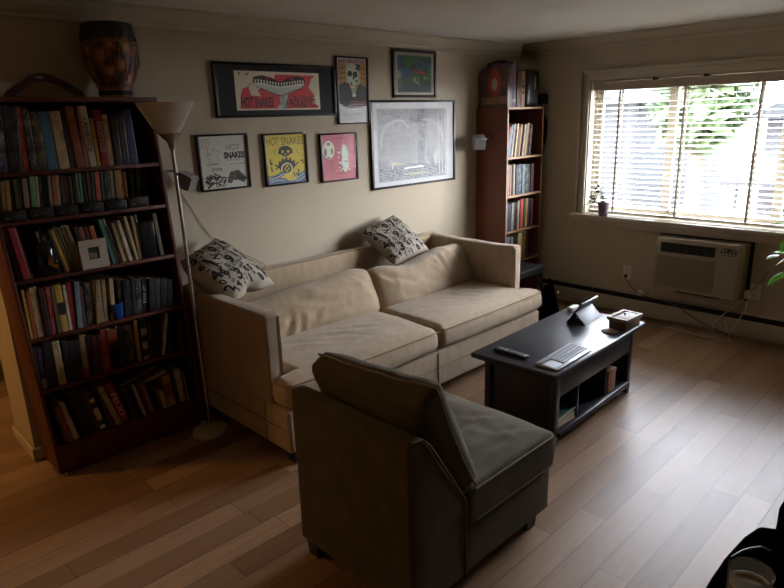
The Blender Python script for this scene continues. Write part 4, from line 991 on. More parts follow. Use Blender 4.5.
def fdrum():
    m = bpy.data.materials.new('carved_drum'); m.use_nodes = True; nt = m.node_tree; L = nt.links; b = nt.nodes['Principled BSDF']; b.inputs['Roughness'].default_value = .5
    tc = nt.nodes.new('ShaderNodeTexCoord'); mp = nt.nodes.new('ShaderNodeMapping'); mp.inputs['Scale'].default_value = (14, 14, 12)
    v = nt.nodes.new('ShaderNodeTexVoronoi'); v.distance = 'CHEBYCHEV'; v.inputs['Scale'].default_value = 1.3
    r = nt.nodes.new('ShaderNodeValToRGB'); e = r.color_ramp.elements; e[0].color = lin('#b07848'); e[1].color = lin('#2c170d'); e[0].position = .15; e[1].position = .6
    q = e.new(.35); q.color = lin('#7a4424')
    L.new(tc.outputs['Object'], mp.inputs[0]); L.new(mp.outputs[0], v.inputs[0]); L.new(v.outputs['Distance'], r.inputs[0]); L.new(r.outputs[0], b.inputs['Base Color']); return m
MB().lathe([(0, 0), (.078, 0), (.08, .01), (.079, .035), (.098, .085), (.120, .14), (.130, .19), (.128, .235), (.118, .275), (.112, .29), (0, .29)], dc, 36).build('body', fdrum(), dr, smooth=True)
MB().lathe([(.0795, .012), (.083, .012), (.083, .034), (.0805, .034)], dc, 36).build('foot_band', M_black, dr, smooth=True)
m = MB()
for i in range(36):
    a = i*2*math.pi/36; b = (i+1)*2*math.pi/36; za, zb_ = (.272, .285) if i % 2 else (.285, .272)
    za -= .0; m.add([Vector(dc)+Vector((.134*math.cos(a), .134*math.sin(a), za)), Vector(dc)+Vector((.134*math.cos(b), .134*math.sin(b), zb_)), Vector(dc)+Vector((.121*math.cos(b), .121*math.sin(b), .348)), Vector(dc)+Vector((.121*math.cos(a), .121*math.sin(a), .348))], [(0, 1, 2, 3)])
m.lathe([(.121, .348), (.117, .355), (0, .356)], dc, 36); m.lathe([(.112, .27), (.117, .30), (.118, .347)], dc, 36); m.build('skin_head', mat('hide_black', '#0c0908', .6, bump=.3, bscale=60), dr)
m = MB(); m.tube([Vector(dc)+Vector((.1325*math.cos(i*math.pi/18), .1325*math.sin(i*math.pi/18), .262)) for i in range(36)], .004, 6, closed=True)
for i in range(12):
    a = i*math.pi/6; b = a+math.pi/12
    m.tube([Vector(dc)+Vector((.130*math.cos(a), .130*math.sin(a), .262)), Vector(dc)+Vector((.133*math.cos((a+b)/2), .133*math.sin((a+b)/2), .17)), Vector(dc)+Vector((.097*math.cos(b), .097*math.sin(b), .078))], .0022, 5)
    m.tube([Vector(dc)+Vector((.130*math.cos(a), .130*math.sin(a), .262)), Vector(dc)+Vector((.133*math.cos((3*a-b)/2), .133*math.sin((3*a-b)/2), .17)), Vector(dc)+Vector((.097*math.cos(2*a-b), .097*math.sin(2*a-b), .078))], .0022, 5)
m.build('lacing', mat('hide_lace', '#7a5a40', .7), dr, smooth=True)

# ---------------------------------------------------------------- floor lamp
lp = thing('floor_lamp', (1.517, 3.123, 0), 'brushed metal torchiere floor lamp with frosted bowl, beside the tall bookcase', 'lamp')
MB().lathe([(0, 0), (.098, 0), (.103, .006), (.103, .018), (.095, .030), (.05, .042), (.014, .046), (.014, .05), (0, .05)], (1.517, 3.123, .0), 36).build('base', mat('lamp_base', '#b8ae98', .5, metal=.1), lp, smooth=True)
MB().tube([(1.517, 3.123, .045), (1.501, 3.122, .9), (1.489, 3.12, 1.63)], .0095, 14).build('pole', M_metal, lp, smooth=True)
MB().lathe([(.012, 0), (.016, .012), (.022, .04), (.045, .062), (.058, .078), (.05, .083), (0, .083)], (1.489, 3.12, 1.625), 28).build('cup', M_metal, lp, smooth=True)
MB().lathe([(.045, 0), (.052, .0), (.075, .03), (.104, .08), (.134, .132), (.141, .150), (.137, .150), (.128, .13), (.099, .08), (.07, .035), (.045, .006)], (1.479, 3.12, 1.706), 40).build('lamp_shade', M_frosted, lp, smooth=True)
MB().lathe([(.012, 0), (.02, .02), (.022, .06), (.0, .07)], (1.479, 3.12, 1.712), 14).build('bulb', M_white, lp, smooth=True)
MB().lathe([(.006, 0), (.006, .03), (0, .03)], (1.49, 3.11, 1.50), 8, M=Matrix.Rotation(math.pi/2, 4, 'X')).build('switch', M_blackp, lp)

# ---------------------------------------------------------------- satellite speakers and wire
def speaker(c, label, rz, rx, arm_pts, s=.044):
    t = thing('satellite_speaker', c, label, 'speaker', 'small cube speakers beside the posters')
    R_ = Matrix.Translation(c) @ Matrix.Rotation(rz, 4, 'Z') @ Matrix.Rotation(rx, 4, 'X')
    MB().box(-s, s, -s+.004, s, -s, s, 0, R_).build('body', M_silver, t, bevel=.006, seg=3)
    MB().box(-s+.005, s-.005, -s-.001, -s+.005, -s+.005, s-.005, 0, R_).build('grille', mat('speaker_cloth', '#77746c', .9, bump=.4, bscale=300), t)
    MB().tube(arm_pts, .006).build('bracket', M_metal, t, smooth=True)
    return t
speaker((1.715, 3.455, 1.430), 'grey cube speaker on a wall bracket behind the floor lamp pole', math.radians(30), math.radians(25), [(1.66, 3.549, 1.49), (1.665, 3.51, 1.49), (1.685, 3.48, 1.46), (1.70, 3.47, 1.445)])
speaker((4.405, 3.40, 1.528), 'silver cube speaker bracketed to the side of the corner bookcase', math.radians(-38), math.radians(24), [(4.5535, 3.36, 1.56), (4.515, 3.365, 1.565), (4.48, 3.38, 1.55), (4.46, 3.39, 1.54)], s=.050)
w = MB().tube([(1.70, 3.50, 1.40), (1.715, 3.548, 1.355), (1.80, 3.548, 1.19), (1.87, 3.548, 1.075), (1.96, 3.548, .99), (2.075, 3.548, .925), (2.16, 3.548, .88), (2.245, 3.548, .825), (2.27, 3.545, .70)], .0018, 6).build('speaker_wire', mat('wire_beige', '#6d604b', .6), smooth=True)
tag(w, 'thin speaker wire running down the wall behind the sofa', 'wire')

# ---------------------------------------------------------------- corner bookcase
RX0, RX1, RF, RB, RT = 4.553, 5.112, 3.21, 3.545, 1.81
rb = thing('bookcase', (4.83, 3.38, 0), 'narrow cherry bookcase in the corner between the posters and the window', 'bookcase')
def rbp(name, *a, m=M_maho2, bevel=.0015): return MB().box(*a).build(name, m, rb, bevel=bevel)
rbp('side_panel', RX0, RX0+.016, RF+.003, RB, 0, RT-.016); rbp('side_panel', RX1-.016, RX1, RF+.003, RB, 0, RT-.016); rbp('top', RX0, RX1, RF+.003, RB, RT-.016, RT)
rbp('back_panel', RX0+.016, RX1-.016, RB-.006, RB, .03, RT-.016, m=M_bback)
RZ = [1.391, 1.055, .735, .445, .09]
for z in RZ:
    rbp('shelf', RX0+.016, RX1-.016, RF+.003, RB-.006, z-.018, z); rbp('edge_strip', RX0+.016, RX1-.016, RF, RF+.003, z-.018, z, m=M_birch, bevel=0)
rbp('edge_strip', RX0, RX0+.016, RF, RF+.003, 0, RT, m=M_birch, bevel=0); rbp('edge_strip', RX1-.016, RX1, RF, RF+.003, 0, RT, m=M_birch, bevel=0); rbp('edge_strip', RX0+.016, RX1-.016, RF, RF+.003, RT-.016, RT, m=M_birch, bevel=0)
rnd = random.Random(5)
def rshelf(n, items, shn, hmax):
    x = RX0+.022
    for k, (w, h, c, ink, ln) in enumerate(items):
        if c: 
            dx = h*math.tan(math.radians(ln))
            place_book(0, x, w, h, dx, c, ink, '', RF+.012+rnd.uniform(0, .012), RZ[n], .20, f'books on the {shn} shelf of the corner bookcase', f"{'slim ' if w < .02 else ''}{COLNAME.get(c, c)} book, {ORD[k]} from the left on the {shn} shelf of the corner bookcase", hmax)
        x += w+.0008
rshelf(0, [(.016, .26, 'orange', 'n', 9), (.014, .25, 'blue', 'n', 9), (.022, .27, 'steel', 'w', 9), (.018, .27, 'navy', 'w', 9), (.018, .28, 'white', 'n', 9), (.014, .27, 'black', 'n', 9), (.022, .28, 'cream', 't', 8), (.024, .25, 'brown', 'n', 8), (.02, .25, 'olive', 'n', 8), (.02, .27, 'tan', 'n', 8), (.014, .26, 'orange', 'w', 8), (.022, .26, 'charcoal', 'n', 8), (.024, .27, 'cream', 'k', 8), (.018, .27, 'grey', 'n', 8), (.024, .28, 'tan', 'n', 8), (.02, .28, 'maroon', 'n', 7), (.02, .27, 'maroon', 'w', 7), (.022, .26, 'black', 'n', 6)], 'top', .29)
rshelf(1, [(.03, .27, 'brown', 't', 0), (.028, .27, 'grey', 't', 0), (.03, .265, 'rose', 'n', 0), (.022, .27, 'brown', 'n', 0), (.03, .27, 'grey', 'k', 0), (.045, .26, 'black', 'b', 0), (.05, .265, 'navy', 'w', 0), (.045, .26, 'steel', 'k', 0), (.05, .26, 'darkgreen', 'w', 0), (.045, .255, 'charcoal', 'b', 0), (.05, .26, 'maroon', 'n', 0)], 'second', .29)
rshelf(2, [(.028, .24, 'steel', 'w', 0), (.025, .25, 'navy', 'n', 1), (.032, .24, 'charcoal', 'b', 1), (.035, .25, 'grey', 'b', 1), (.04, .25, 'black', 'n', 1), (.025, .25, 'black', 'g', 1), (.03, .26, 'tan', 'n', 1), (.03, .27, 'red', 'n', 1), (.032, .27, 'coral', 'n', 1), (.035, .265, 'darkgreen', 'n', 1), (.035, .265, 'mustard', 'n', 2), (.04, .26, 'black', 'n', 1), (.04, .255, 'maroon', 'n', 0)], 'third', .275)
rshelf(3, [(.03, .23, 'white', 'k', 0), (.035, .24, 'steel', 'b', 0), (.03, .235, 'black', 'w', 0), (.025, .23, 'white', 'n', 0), (.04, .22, 'charcoal', 'n', 0), (.03, .21, 'black', 'n', 0), (.04, .25, 'cream', 'n', 2), (.045, .25, 'tan', 'n', 2), (.045, .25, 'tan', 't', 2), (.045, .245, 'brown', 'n', 0)], 'fourth', .26)
rshelf(4, [(.05, .27, 'black', 'n', 0), (.05, .26, 'brown', 'n', 0), (.05, .28, 'tan', 't', 0), (.05, .27, 'grey', 'n', 0)], 'lowest', .30)
# on top of it: painted case with a handle, wooden box, black speaker, small black box
lc = thing('painted_case', (4.665, 3.38, RT), 'dark painted case with a red picture and a black handle, on the corner bookcase', 'case')
cz0, cz1 = RT+.0005, RT+.355
cpoly = [(3.225, cz0), (3.525, cz0), (3.53, cz1-.07), (3.50, cz1-.03), (3.23, cz1-.01)]
MB().prism(cpoly, 'x', 4.565, 4.63).build('body', mat('painted_tin', '#4a3a2c', .4, vary=.5, vscale=18), lc, bevel=.006)
m = MB(); m.prism([(3.36+.075*math.cos(a), RT+.20+.10*math.sin(a)*(1-.2*math.cos(2*a))) for a in [i*math.pi/10 for i in range(20)]], 'x', 4.5635, 4.566).prism([(3.36+.03*math.cos(a), RT+.19+.055*math.sin(a)) for a in [i*math.pi/6 for i in range(12)]], 'x', 4.562, 4.5637, 1).prism([(3.24, RT+.03), (3.50, RT+.03), (3.50, RT+.085), (3.24, RT+.095)], 'x', 4.5635, 4.566, 2)
m.build('picture', [mat('picture_red', '#9a2c28', .5, vary=.3, vscale=40), mat('picture_pale', '#a59a80', .5), mat('picture_brown', '#8a6246', .5, vary=.3, vscale=25)], lc)
MB().tube([(4.597, 3.255, cz1-.012), (4.597, 3.27, cz1+.018), (4.597, 3.35, cz1+.024), (4.597, 3.42, cz1+.014), (4.597, 3.44, cz1-.018)], .007).build('handle', M_blackp, lc, smooth=True)
for i, (c, w, hh) in enumerate((('#584055', .018, .36), ('#3a3036', .016, .375), ('#6a5560', .016, .345), ('#2b3048', .014, .35))):
    x = 4.634+sum((.018, .016, .016, .014)[:i])+i*.001
    o = MB().box(x, x+w, 3.235, 3.50, RT+.0005, RT+hh).box(x+w*.3, x+w*.7, 3.2345, 3.2355, RT+.04, RT+.07, 1).build('record_folder', [mat('folder_%d' % i, c, .5), mat('ink_w', INK['w'], .6)], bevel=.0015)
    tag(o, ['muted purple folder against the painted case on the corner bookcase', 'near-black folder, tallest on the corner bookcase', 'mauve folder, third from the painted case on the corner bookcase', 'dark blue folder facing the wooden box on the corner bookcase'][i], 'folder', 'folders on the corner bookcase')
wb = thing('wooden_box', (4.77, 3.36, RT), 'upright brown wooden box with dark marks on the corner bookcase', 'box')
MB().box(4.722, 4.838, 3.24, 3.48, RT+.0005, RT+.30).build('body', mat('box_wood', '#4c2a1b', .5, vary=.2, vscale=12, stretch=(4, 4, .5)), wb, bevel=.002)
MB().box(4.786, 4.838, 3.2365, 3.241, RT+.0005, RT+.30).build('front_panel', mat('box_wood_pale', '#76502f', .5, vary=.15, vscale=12), wb)
m = MB()
for k, (a, b) in enumerate(((.11, .135), (.155, .19), (.205, .22))): m.prism([(4.80, RT+a), (4.824, RT+a+.006), (4.82, RT+b), (4.803, RT+b-.004)], 'y', 3.2355, 3.2368)
m.build('dark_marks', M_black, wb)
bs = thing('black_loudspeaker', (4.95, 3.34, RT), 'rounded black loudspeaker with a pale upright stripe on the corner bookcase', 'speaker')
def fsp(p): return p
soft('body', [(4.848, RT+.001), (5.068, RT+.001), (5.068, RT+.32), (4.848, RT+.32)], 'y', 3.225, 3.46, .06, .045, fsp, M_blackp, bs)
MB().box(4.967, 4.983, 3.2235, 3.2265, RT+.15, RT+.255).build('stripe', mat('stripe_pale', '#b3ab9c', .5), bs)
sbx = MB().box(5.072, 5.205, 3.225, 3.33, RT+.028, RT+.115).build('small_speaker', M_blackp, bevel=.006); tag(sbx, 'small black box hanging over the edge of the corner bookcase', 'speaker')
m = MB()
for i in range(5):
    m.tube([(5.155+.035*math.cos(a)*(1+.1*i), 3.226+.008*i, 1.60+.115*math.sin(a)+.012*i) for a in [k*2*math.pi/20 for k in range(20)]], .0075, 6, closed=True)
m.tube([(5.155, 3.25, 1.70), (5.155, 3.26, 1.80), (5.145, 3.27, 1.84)], .006, 6)
hc = m.build('cable_coil', M_blackp, smooth=True); tag(hc, 'coil of black cable hanging on the wall side of the corner bookcase', 'cable')

# ---------------------------------------------------------------- posters
class Art:
    def __init__(s, x0, x1, z0, z1, y): s.x0, s.x1, s.z0, s.z1, s.y = x0, x1, z0, z1, y; s.mb = MB(); s.mats = []
    def mi(s, c):
        mm = mat('print_'+c, tuple(min(.8, x*1.45) for x in lin(c)[:3]), .6) if isinstance(c, str) else c
        if mm not in s.mats: s.mats.append(mm)
        return s.mats.index(mm)
    def P(s, u, v, l): return (s.x0+(s.x1-s.x0)*u, s.y-.00025*l, s.z0+(s.z1-s.z0)*v)
    def poly(s, pts, c, l=1): s.mb.add([s.P(u, v, l) for u, v in pts], [list(range(len(pts)))], s.mi(c)); return s
    def rect(s, a, b, c_, d, c, l=1): return s.poly([(a, b), (c_, b), (c_, d), (a, d)], c, l)
    def ell(s, cx, cy, rx, ry, c, l=1, a0=0, n=28, jag=0):
        return s.poly([(cx+rx*(1+jag*math.sin(i*7.3))*math.cos(i*2*math.pi/n+a0), cy+ry*(1+jag*math.sin(i*5.1))*math.sin(i*2*math.pi/n+a0)) for i in range(n)], c, l)
    def line(s, pts, w, c, l=2):
        W = (s.x1-s.x0); Hh = (s.z1-s.z0)
        for (a, b), (e, f) in zip(pts, pts[1:]):
            dx, dy = (e-a)*W, (f-b)*Hh; L = math.hypot(dx, dy) or 1; nx, ny = -dy/L*w/W, dx/L*w/Hh
            s.poly([(a-nx, b-ny), (e-nx, f-ny), (e+nx, f+ny), (a+nx, b+ny)], c, l)
        return s
    def text(s, t, a, b, c_, d, c, l=3, bold=.02):
        vs, fs, asp = text_mesh(t, bold); s.mb.add([s.P(a+(c_-a)*x, b+(d-b)*y, l) for x, y in vs], fs, s.mi(c)); return s
    def done(s, parent, name='print'): return s.mb.build(name, s.mats, parent)
def frame(x0, x1, z0, z1, label, fm, fw=.014, dp=.024, mat_c=None, mat_w=0, mw=None):
    t = thing('framed_poster', ((x0+x1)/2, YB, z0), label, 'picture', 'framed posters above the sofa')
    m = MB(); y0, y1 = YB-dp, YB-.0008
    m.box(x0, x1, y0, y1, z0, z0+fw).box(x0, x1, y0, y1, z1-fw, z1).box(x0, x0+fw, y0, y1, z0+fw, z1-fw).box(x1-fw, x1, y0, y1, z0+fw, z1-fw)
    m.build('frame', fm, t, bevel=.0015)
    yb = YB-.012
    ix0, ix1, iz0, iz1 = x0+fw, x1-fw, z0+fw, z1-fw
    MB().box(ix0, ix1, yb+.001, YB-.001, iz0, iz1).build('mount', mat_c or mat('mount_white', '#b9b4aa', .7), t)
    MB().box(ix0, ix1, y0+.004, y0+.0055, iz0, iz1).build('glass', M_pglass, t)
    return t, (ix0, ix1, iz0, iz1, yb)
M_fb = mat('black_frame', '#0e0c0b', .4); M_fbr = mat('dark_brown_frame', '#2b1812', .45)
INKB = '#141413'
rnd = random.Random(3)
# 1 wide black frame, red poster with two toothed heads
t, (a, b, c, d, y) = frame(1.999, 2.940, 1.778, 2.108, 'wide black-matted poster of two toothed reptile heads on red, lettered HOT SNAKES', M_fb, .016, mat_c=mat('mat_black', '#232428', .8))
A = Art(2.143, 2.800, 1.822, 2.058, y)
A.rect(0, 0, 1, 1, '#b5ab97', 1)
R_ = '#a8282c'
A.poly([(.04, .04), (.98, .04), (.98, .12), (.90, .16), (.93, .40), (.86, .60), (.90, .84), (.95, .93), (.46, .93), (.44, .80), (.60, .62), (.30, .62), (.20, .40), (.16, .62), (.08, .55), (.05, .35)], R_, 2)
A.poly([(.14, .62), (.17, .38), (.28, .36), (.24, .55), (.16, .66)], '#b5ab97', 3)
G_ = '#a9aaa6'
for sx, cx in ((1, 0), (-1, 1)):
    def U(u): return .5+(u-.5)*sx if sx == 1 else 1-u+.02
    # upper jaw, dark; teeth; lower jaw, grey
    A.poly([(U(.195), .74), (U(.21), .86), (U(.30), .90), (U(.40), .86), (U(.48), .76), (U(.52), .72), (U(.52), .62), (U(.40), .66), (U(.30), .72), (U(.22), .70)], INKB, 5)
    A.poly([(U(.20), .70), (U(.24), .72), (U(.36), .66), (U(.52), .62), (U(.52), .38), (U(.44), .42), (U(.34), .50), (U(.24), .60)], G_, 4)
    for k in range(9):
        u = .215+k*.033; v = .80-abs(k-1)*.012; A.poly([(U(u), v), (U(u+.024), v-.005), (U(u+.014), v-.10)], '#c9c4b5', 6)
        A.poly([(U(u), v-.14), (U(u+.024), v-.145), (U(u+.012), v-.06)], '#c9c4b5', 6)
    A.ell(U(.37), .83, .022, .035, R_, 6); A.ell(U(.37), .83, .01, .02, INKB, 7)
    for k in range(9):
        A.line([(U(.24+k*.03), .60-k*.022), (U(.30+k*.025), .55-k*.02)], .0012, INKB, 6)
    A.line([(U(.2), .70), (U(.26), .58), (U(.36), .48), (U(.46), .40), (U(.53), .37)], .0016, INKB, 6)
A.poly([(.49, .40), (.60, .40), (.58, .25), (.575, .03), (.46, .03), (.50, .2)], G_, 4)
for k in range(14): A.line([(.50+.02*math.sin(k), .05+k*.024), (.56+.01*math.cos(k*2), .06+k*.024)], .001, INKB, 6)
A.line([(.56, .03), (.575, .2), (.60, .34)], .0035, INKB, 6)
A.text('HOT SNAKES', .055, .07, .42, .34, INKB, 7, .03); A.text('ROLADYES', .62, .07, .94, .30, INKB, 7, .03); A.text('THE BLACKHEARTS', .64, .31, .93, .38, INKB, 7)
A.ell(.055, .93, .012, .03, '#6f2c22', 3); A.poly([(.11, .88), (.13, .94), (.17, .95), (.14, .90)], '#6f2c22', 3)
A.line([(.20, .70), (.16, .66), (.14, .56)], .0018, INKB, 4)
A.done(t)
# 2 grey drawing poster
t, (a, b, c, d, y) = frame(1.846, 2.192, 1.345, 1.686, 'square black-framed grey poster with ink drawings and bold SNAKES lettering', M_fb, .012)
A = Art(a, b, c, d, y); A.rect(0, 0, 1, 1, '#a5a398', 1)
A.text('SNAKES', .50, .56, .95, .69, INKB, 3, .05); A.text('HOT', .56, .72, .86, .84, '#77756c', 3)
A.text('THURSDAY NOVEMBER', .54, .52, .84, .545, '#55544e', 3); A.text('AT THE CASBAH', .60, .44, .95, .465, '#55544e', 3)
fig = [(.08, .86), (.05, .80), (.12, .78), (.16, .90), (.22, .88), (.18, .80), (.16, .70), (.20, .64), (.30, .76), (.36, .72), (.42, .70), (.36, .62), (.40, .52), (.33, .46), (.24, .48), (.18, .50), (.20, .58), (.14, .60), (.18, .70)]
A.line(fig, .0012, '#4b4a45', 3); A.line([(.06, .90), (.14, .95), (.20, .93)], .0015, '#4b4a45', 3); A.line([(.12, .46), (.36, .48)], .002, '#4b4a45', 3)
for k in range(150):
    u = rnd.uniform(.06, .50); v = rnd.uniform(.03, .33); s = rnd.uniform(.006, .028)
    if v > .14+.16*math.sin(u*6): continue
    A.ell(u, v, s, s*1.1, rnd.choice((INKB, '#2a2a28', '#5b5a55')), 3+k % 3, n=6, a0=k, jag=.3)
for k in range(9):
    u = .58+k*.045; hh = .30-.03*abs(k-3); A.poly([(u-.03, .12+.02*k % .05), (u+.005, hh+.07), (u+.03, .13)], rnd.choice((INKB, '#3a3a36')), 4+k % 2)
A.poly([(.52, .10), (.60, .30), (.80, .33), (.95, .16), (.90, .07), (.80, .12), (.70, .20), (.62, .08)], '#33332f', 3)
A.line([(.02, .22), (.52, .20), (.96, .17)], .0022, INKB, 6)
for u in (.66, .82): A.line([(u, .88), (u, .93)], .001, INKB, 3)
for k in range(16): A.line([(.22+k*.015, .33+.02*(k % 3)), (.23+k*.012, .40-.02*(k % 2))], .0012, INKB, 3)
A.done(t)
# 3 yellow poster
t, (a, b, c, d, y) = frame(2.313, 2.657, 1.333, 1.676, 'square yellow poster with black figure over blue waves, lettered HOT SNAKES', M_fb, .012)
A = Art(a, b, c, d, y); Y_ = '#b3a13c'; A.rect(0, 0, 1, 1, Y_, 1)
A.text('HOT', .05, .79, .33, .95, '#2f2b1c', 3, -.008); A.text('SNAKES', .40, .79, .96, .95, '#2f2b1c', 3, -.008)
D_ = '#34342c'
A.poly([(.30, .62), (.33, .72), (.42, .77), (.56, .77), (.66, .70), (.68, .62), (.60, .60), (.54, .56), (.44, .56), (.38, .60)], D_, 3)
A.ell(.42, .655, .035, .03, Y_, 4); A.ell(.56, .655, .035, .03, Y_, 4); A.ell(.49, .60, .03, .02, '#8f8646', 4)
A.poly([(.28, .36), (.32, .48), (.36, .44), (.40, .54), (.45, .47), (.50, .56), (.55, .47), (.60, .54), (.64, .44), (.70, .48), (.72, .36), (.66, .28), (.62, .22), (.38, .22), (.33, .28)], D_, 3)
A.ell(.50, .30, .15, .125, '#b9b28c', 4); A.ell(.50, .30, .115, .095, D_, 5); A.ell(.50, .30, .06, .07, Y_, 6); A.line([(.46, .34), (.54, .26)], .004, D_, 7); A.line([(.46, .26), (.54, .34)], .004, D_, 7)
for pts in ([(.10, .52), (.11, .40), (.15, .44)], [(.11, .36), (.13, .26)], [(.86, .44), (.92, .46), (.94, .38)], [(.20, .40), (.30, .34)], [(.22, .30), (.30, .36)], [(.70, .34), (.80, .42)], [(.72, .20), (.78, .12), (.80, .28)], [(.66, .22), (.70, .12)]): A.line(pts, .0045, D_, 3)
for pts in ([(.18, .64), (.24, .72), (.22, .60)], [(.76, .70), (.82, .60)], [(.84, .60), (.92, .54)], [(.62, .16), (.60, .06)]): A.line(pts, .0025, '#8c7d2e', 2)
B_ = '#56677a'
A.poly([(0, 0), (0, .17), (.08, .14), (.18, .17), (.30, .22), (.42, .26), (.46, .21), (.40, .17), (.30, .12), (.44, .11), (.52, .05), (.62, .04), (.70, .08), (.80, .17), (.90, .22), (.97, .25), (1, .20), (1, 0)], B_, 5)
for pts in ([(.02, .10), (.2, .12), (.4, .20)], [(.05, .05), (.25, .08), (.45, .06)], [(.66, .05), (.8, .11), (.95, .18)], [(.7, .02), (.85, .06), (.98, .12)]): A.line(pts, .0032, '#9aa5ab', 6)
A.line([(0, .17), (.18, .17), (.42, .26), (.46, .21)], .0022, '#2a3440', 7)
A.done(t)
# 4 pink poster
t, (a, b, c, d, y) = frame(2.778, 3.120, 1.318, 1.660, 'square pink record-sized print with a pale oval mask shape, dark red frame', M_fbr, .012)
A = Art(a, b, c, d, y); A.rect(0, 0, 1, 1, '#a35a64', 1)
A.ell(.20, .67, .165, .20, '#b8b5a6', 2)
for cx, cy, rx, ry in ((.20, .80, .05, .035), (.10, .62, .035, .09), (.29, .64, .03, .07), (.18, .50, .05, .02)): A.ell(cx, cy, rx, ry, '#55705c', 3, jag=.12)
A.poly([(.62, .78), (.72, .74), (.78, .60), (.74, .44), (.78, .30), (.68, .14), (.58, .20), (.56, .36), (.60, .50), (.56, .64)], '#a9b5ad', 2)
for k in range(26):
    A.ell(rnd.uniform(.42, .76), rnd.uniform(.18, .70), rnd.uniform(.01, .05), rnd.uniform(.01, .03), rnd.choice(('#a9b5ad', '#6b4a52', '#c4c9c2')), 3+k % 3, n=7, jag=.3)
for k in range(9): A.line([(.18+.03*(k % 4), .44-k*.03), (.34-.02*(k % 3), .43-k*.03)], .0013, '#6f5a52', 3)
for k in range(4): A.line([(.24+k*.04, .44), (.24+k*.04, .15)], .001, '#6f5a52', 3)
A.text('LIVE AT THE RITZ CLUB', .32, .90, .76, .935, '#7c3a42', 3); A.text('SATURDAY MARCH 14', .40, .12, .80, .155, '#7c3a42', 3)
A.done(t)
# 5 tall skull poster
t, (a, b, c, d, y) = frame(2.955, 3.255, 1.716, 2.178, 'tall narrow poster of a skull in a dark suit on orange, lettered BAD RELIGION', M_fbr, .010)
A = Art(a+.006, b-.006, c+.006, d-.006, y); A.rect(0, 0, 1, 1, '#a8a69c', 1); A.rect(.02, .46, .98, .93, '#96713a', 2); A.rect(.02, .93, .98, .995, '#a8a69c', 2)
A.text('BAD RELIGION', .04, .935, .96, .99, '#7c231d', 4, .04)
A.rect(.28, .60, .78, .93, '#9a9c8c', 3)
for v in (.60, .68, .76, .84): A.line([(.02, v), (.28, v+.03)], .004, '#6a4d22', 3); A.line([(.78, v+.03), (.98, v)], .004, '#6a4d22', 3)
A.poly([(.30, .86), (.36, .92), (.66, .92), (.74, .84), (.72, .72), (.64, .62), (.58, .54), (.46, .54), (.40, .64), (.32, .72)], '#aeb09e', 4)
A.ell(.42, .77, .085, .045, '#191a17', 5); A.ell(.61, .76, .085, .05, '#191a17', 5); A.poly([(.50, .72), (.55, .66), (.58, .72)], '#191a17', 5)
A.poly([(.60, .93), (.80, .92), (.76, .80), (.68, .84), (.60, .84), (.68, .88)], '#191a17', 5); A.poly([(.46, .66), (.42, .60), (.50, .58)], '#191a17', 5); A.poly([(.60, .66), (.70, .68), (.66, .62)], '#191a17', 5)
for k in range(5): A.line([(.46+k*.035, .565), (.46+k*.035, .60)], .0012, '#191a17', 6)
A.poly([(.02, .30), (.02, .58), (.24, .64), (.36, .62), (.48, .48), (.60, .46), (.70, .58), (.76, .62), (.98, .56), (.98, .26), (.60, .22), (.30, .22)], '#20211f', 4)
A.poly([(.46, .52), (.48, .40), (.60, .40), (.62, .50), (.54, .54)], '#83857a', 5); A.rect(.50, .41, .60, .45, '#c5c5bb', 6)
A.rect(.02, .01, .98, .26, '#8f938f', 3)
for k in range(7):
    v = .34-k*.043; A.poly([(.40-k*.03, v), (.92, v-.005), (.92, v-.022), (.40-k*.03, v-.014)], '#7d4650' if k < 3 else '#a6a8a6', 6)
A.text('DESCENDENTS', .14, .10, .86, .135, '#3a3c3a', 6); A.text('HOLLYWOOD PALLADIUM', .14, .05, .86, .075, '#3a3c3a', 6)
A.done(t)
# 6 green picture
t, (a, b, c, d, y) = frame(3.518, 4.005, 1.90, 2.254, 'brown-framed green and blue abstract print hung highest, near the corner', M_fbr, .020)
A = Art(a+.03, b-.03, c+.022, d-.022, y); A.rect(0, 0, 1, 1, '#2c5230', 1)
A.poly([(0, 1), (.10, .95), (.16, .80), (.26, .66), (.36, .62), (.44, .70), (.40, .50), (.30, .38), (.18, .32), (.10, .45), (.04, .62), (0, .70)], '#37455e', 2)
A.poly([(.46, .78), (.60, .82), (.80, .90), (1, .94), (1, .72), (.80, .74), (.66, .66), (.52, .62)], '#37455e', 2)
A.poly([(0, 0), (.0, .12), (.12, .26), (.26, .32), (.40, .26), (.58, .30), (.72, .26), (.86, .34), (1, .22), (1, 0)], '#1f2b2c', 2)
for cx, cy, r in ((.15, .74, .055), (.46, .68, .075), (.66, .72, .035), (.82, .62, .07)): A.ell(cx, cy, r, r*1.2, '#141a18', 3, jag=.12)
A.poly([(.44, .68), (.50, .66), (.50, .58), (.60, .59), (.74, .60), (.84, .54), (.80, .50), (.58, .52), (.48, .54), (.46, .62)], '#8c3d33', 4)
A.poly([(0, .60), (.08, .56), (.12, .46), (.06, .36), (0, .38)], '#7b8256', 3); A.poly([(.42, .34), (.52, .44), (.62, .40), (.60, .28), (.66, .20), (.58, .22), (.48, .28)], '#8d9377', 4)
A.poly([(.76, .46), (.88, .42), (.82, .34), (.74, .40)], '#8d9377', 4); A.ell(.70, .34, .07, .10, '#2c4a24', 5); A.ell(.56, .36, .03, .06, '#1a241c', 5); A.poly([(.06, .10), (.14, .26), (.10, .34), (.04, .24)], '#5c5a44', 4)
A.done(t)
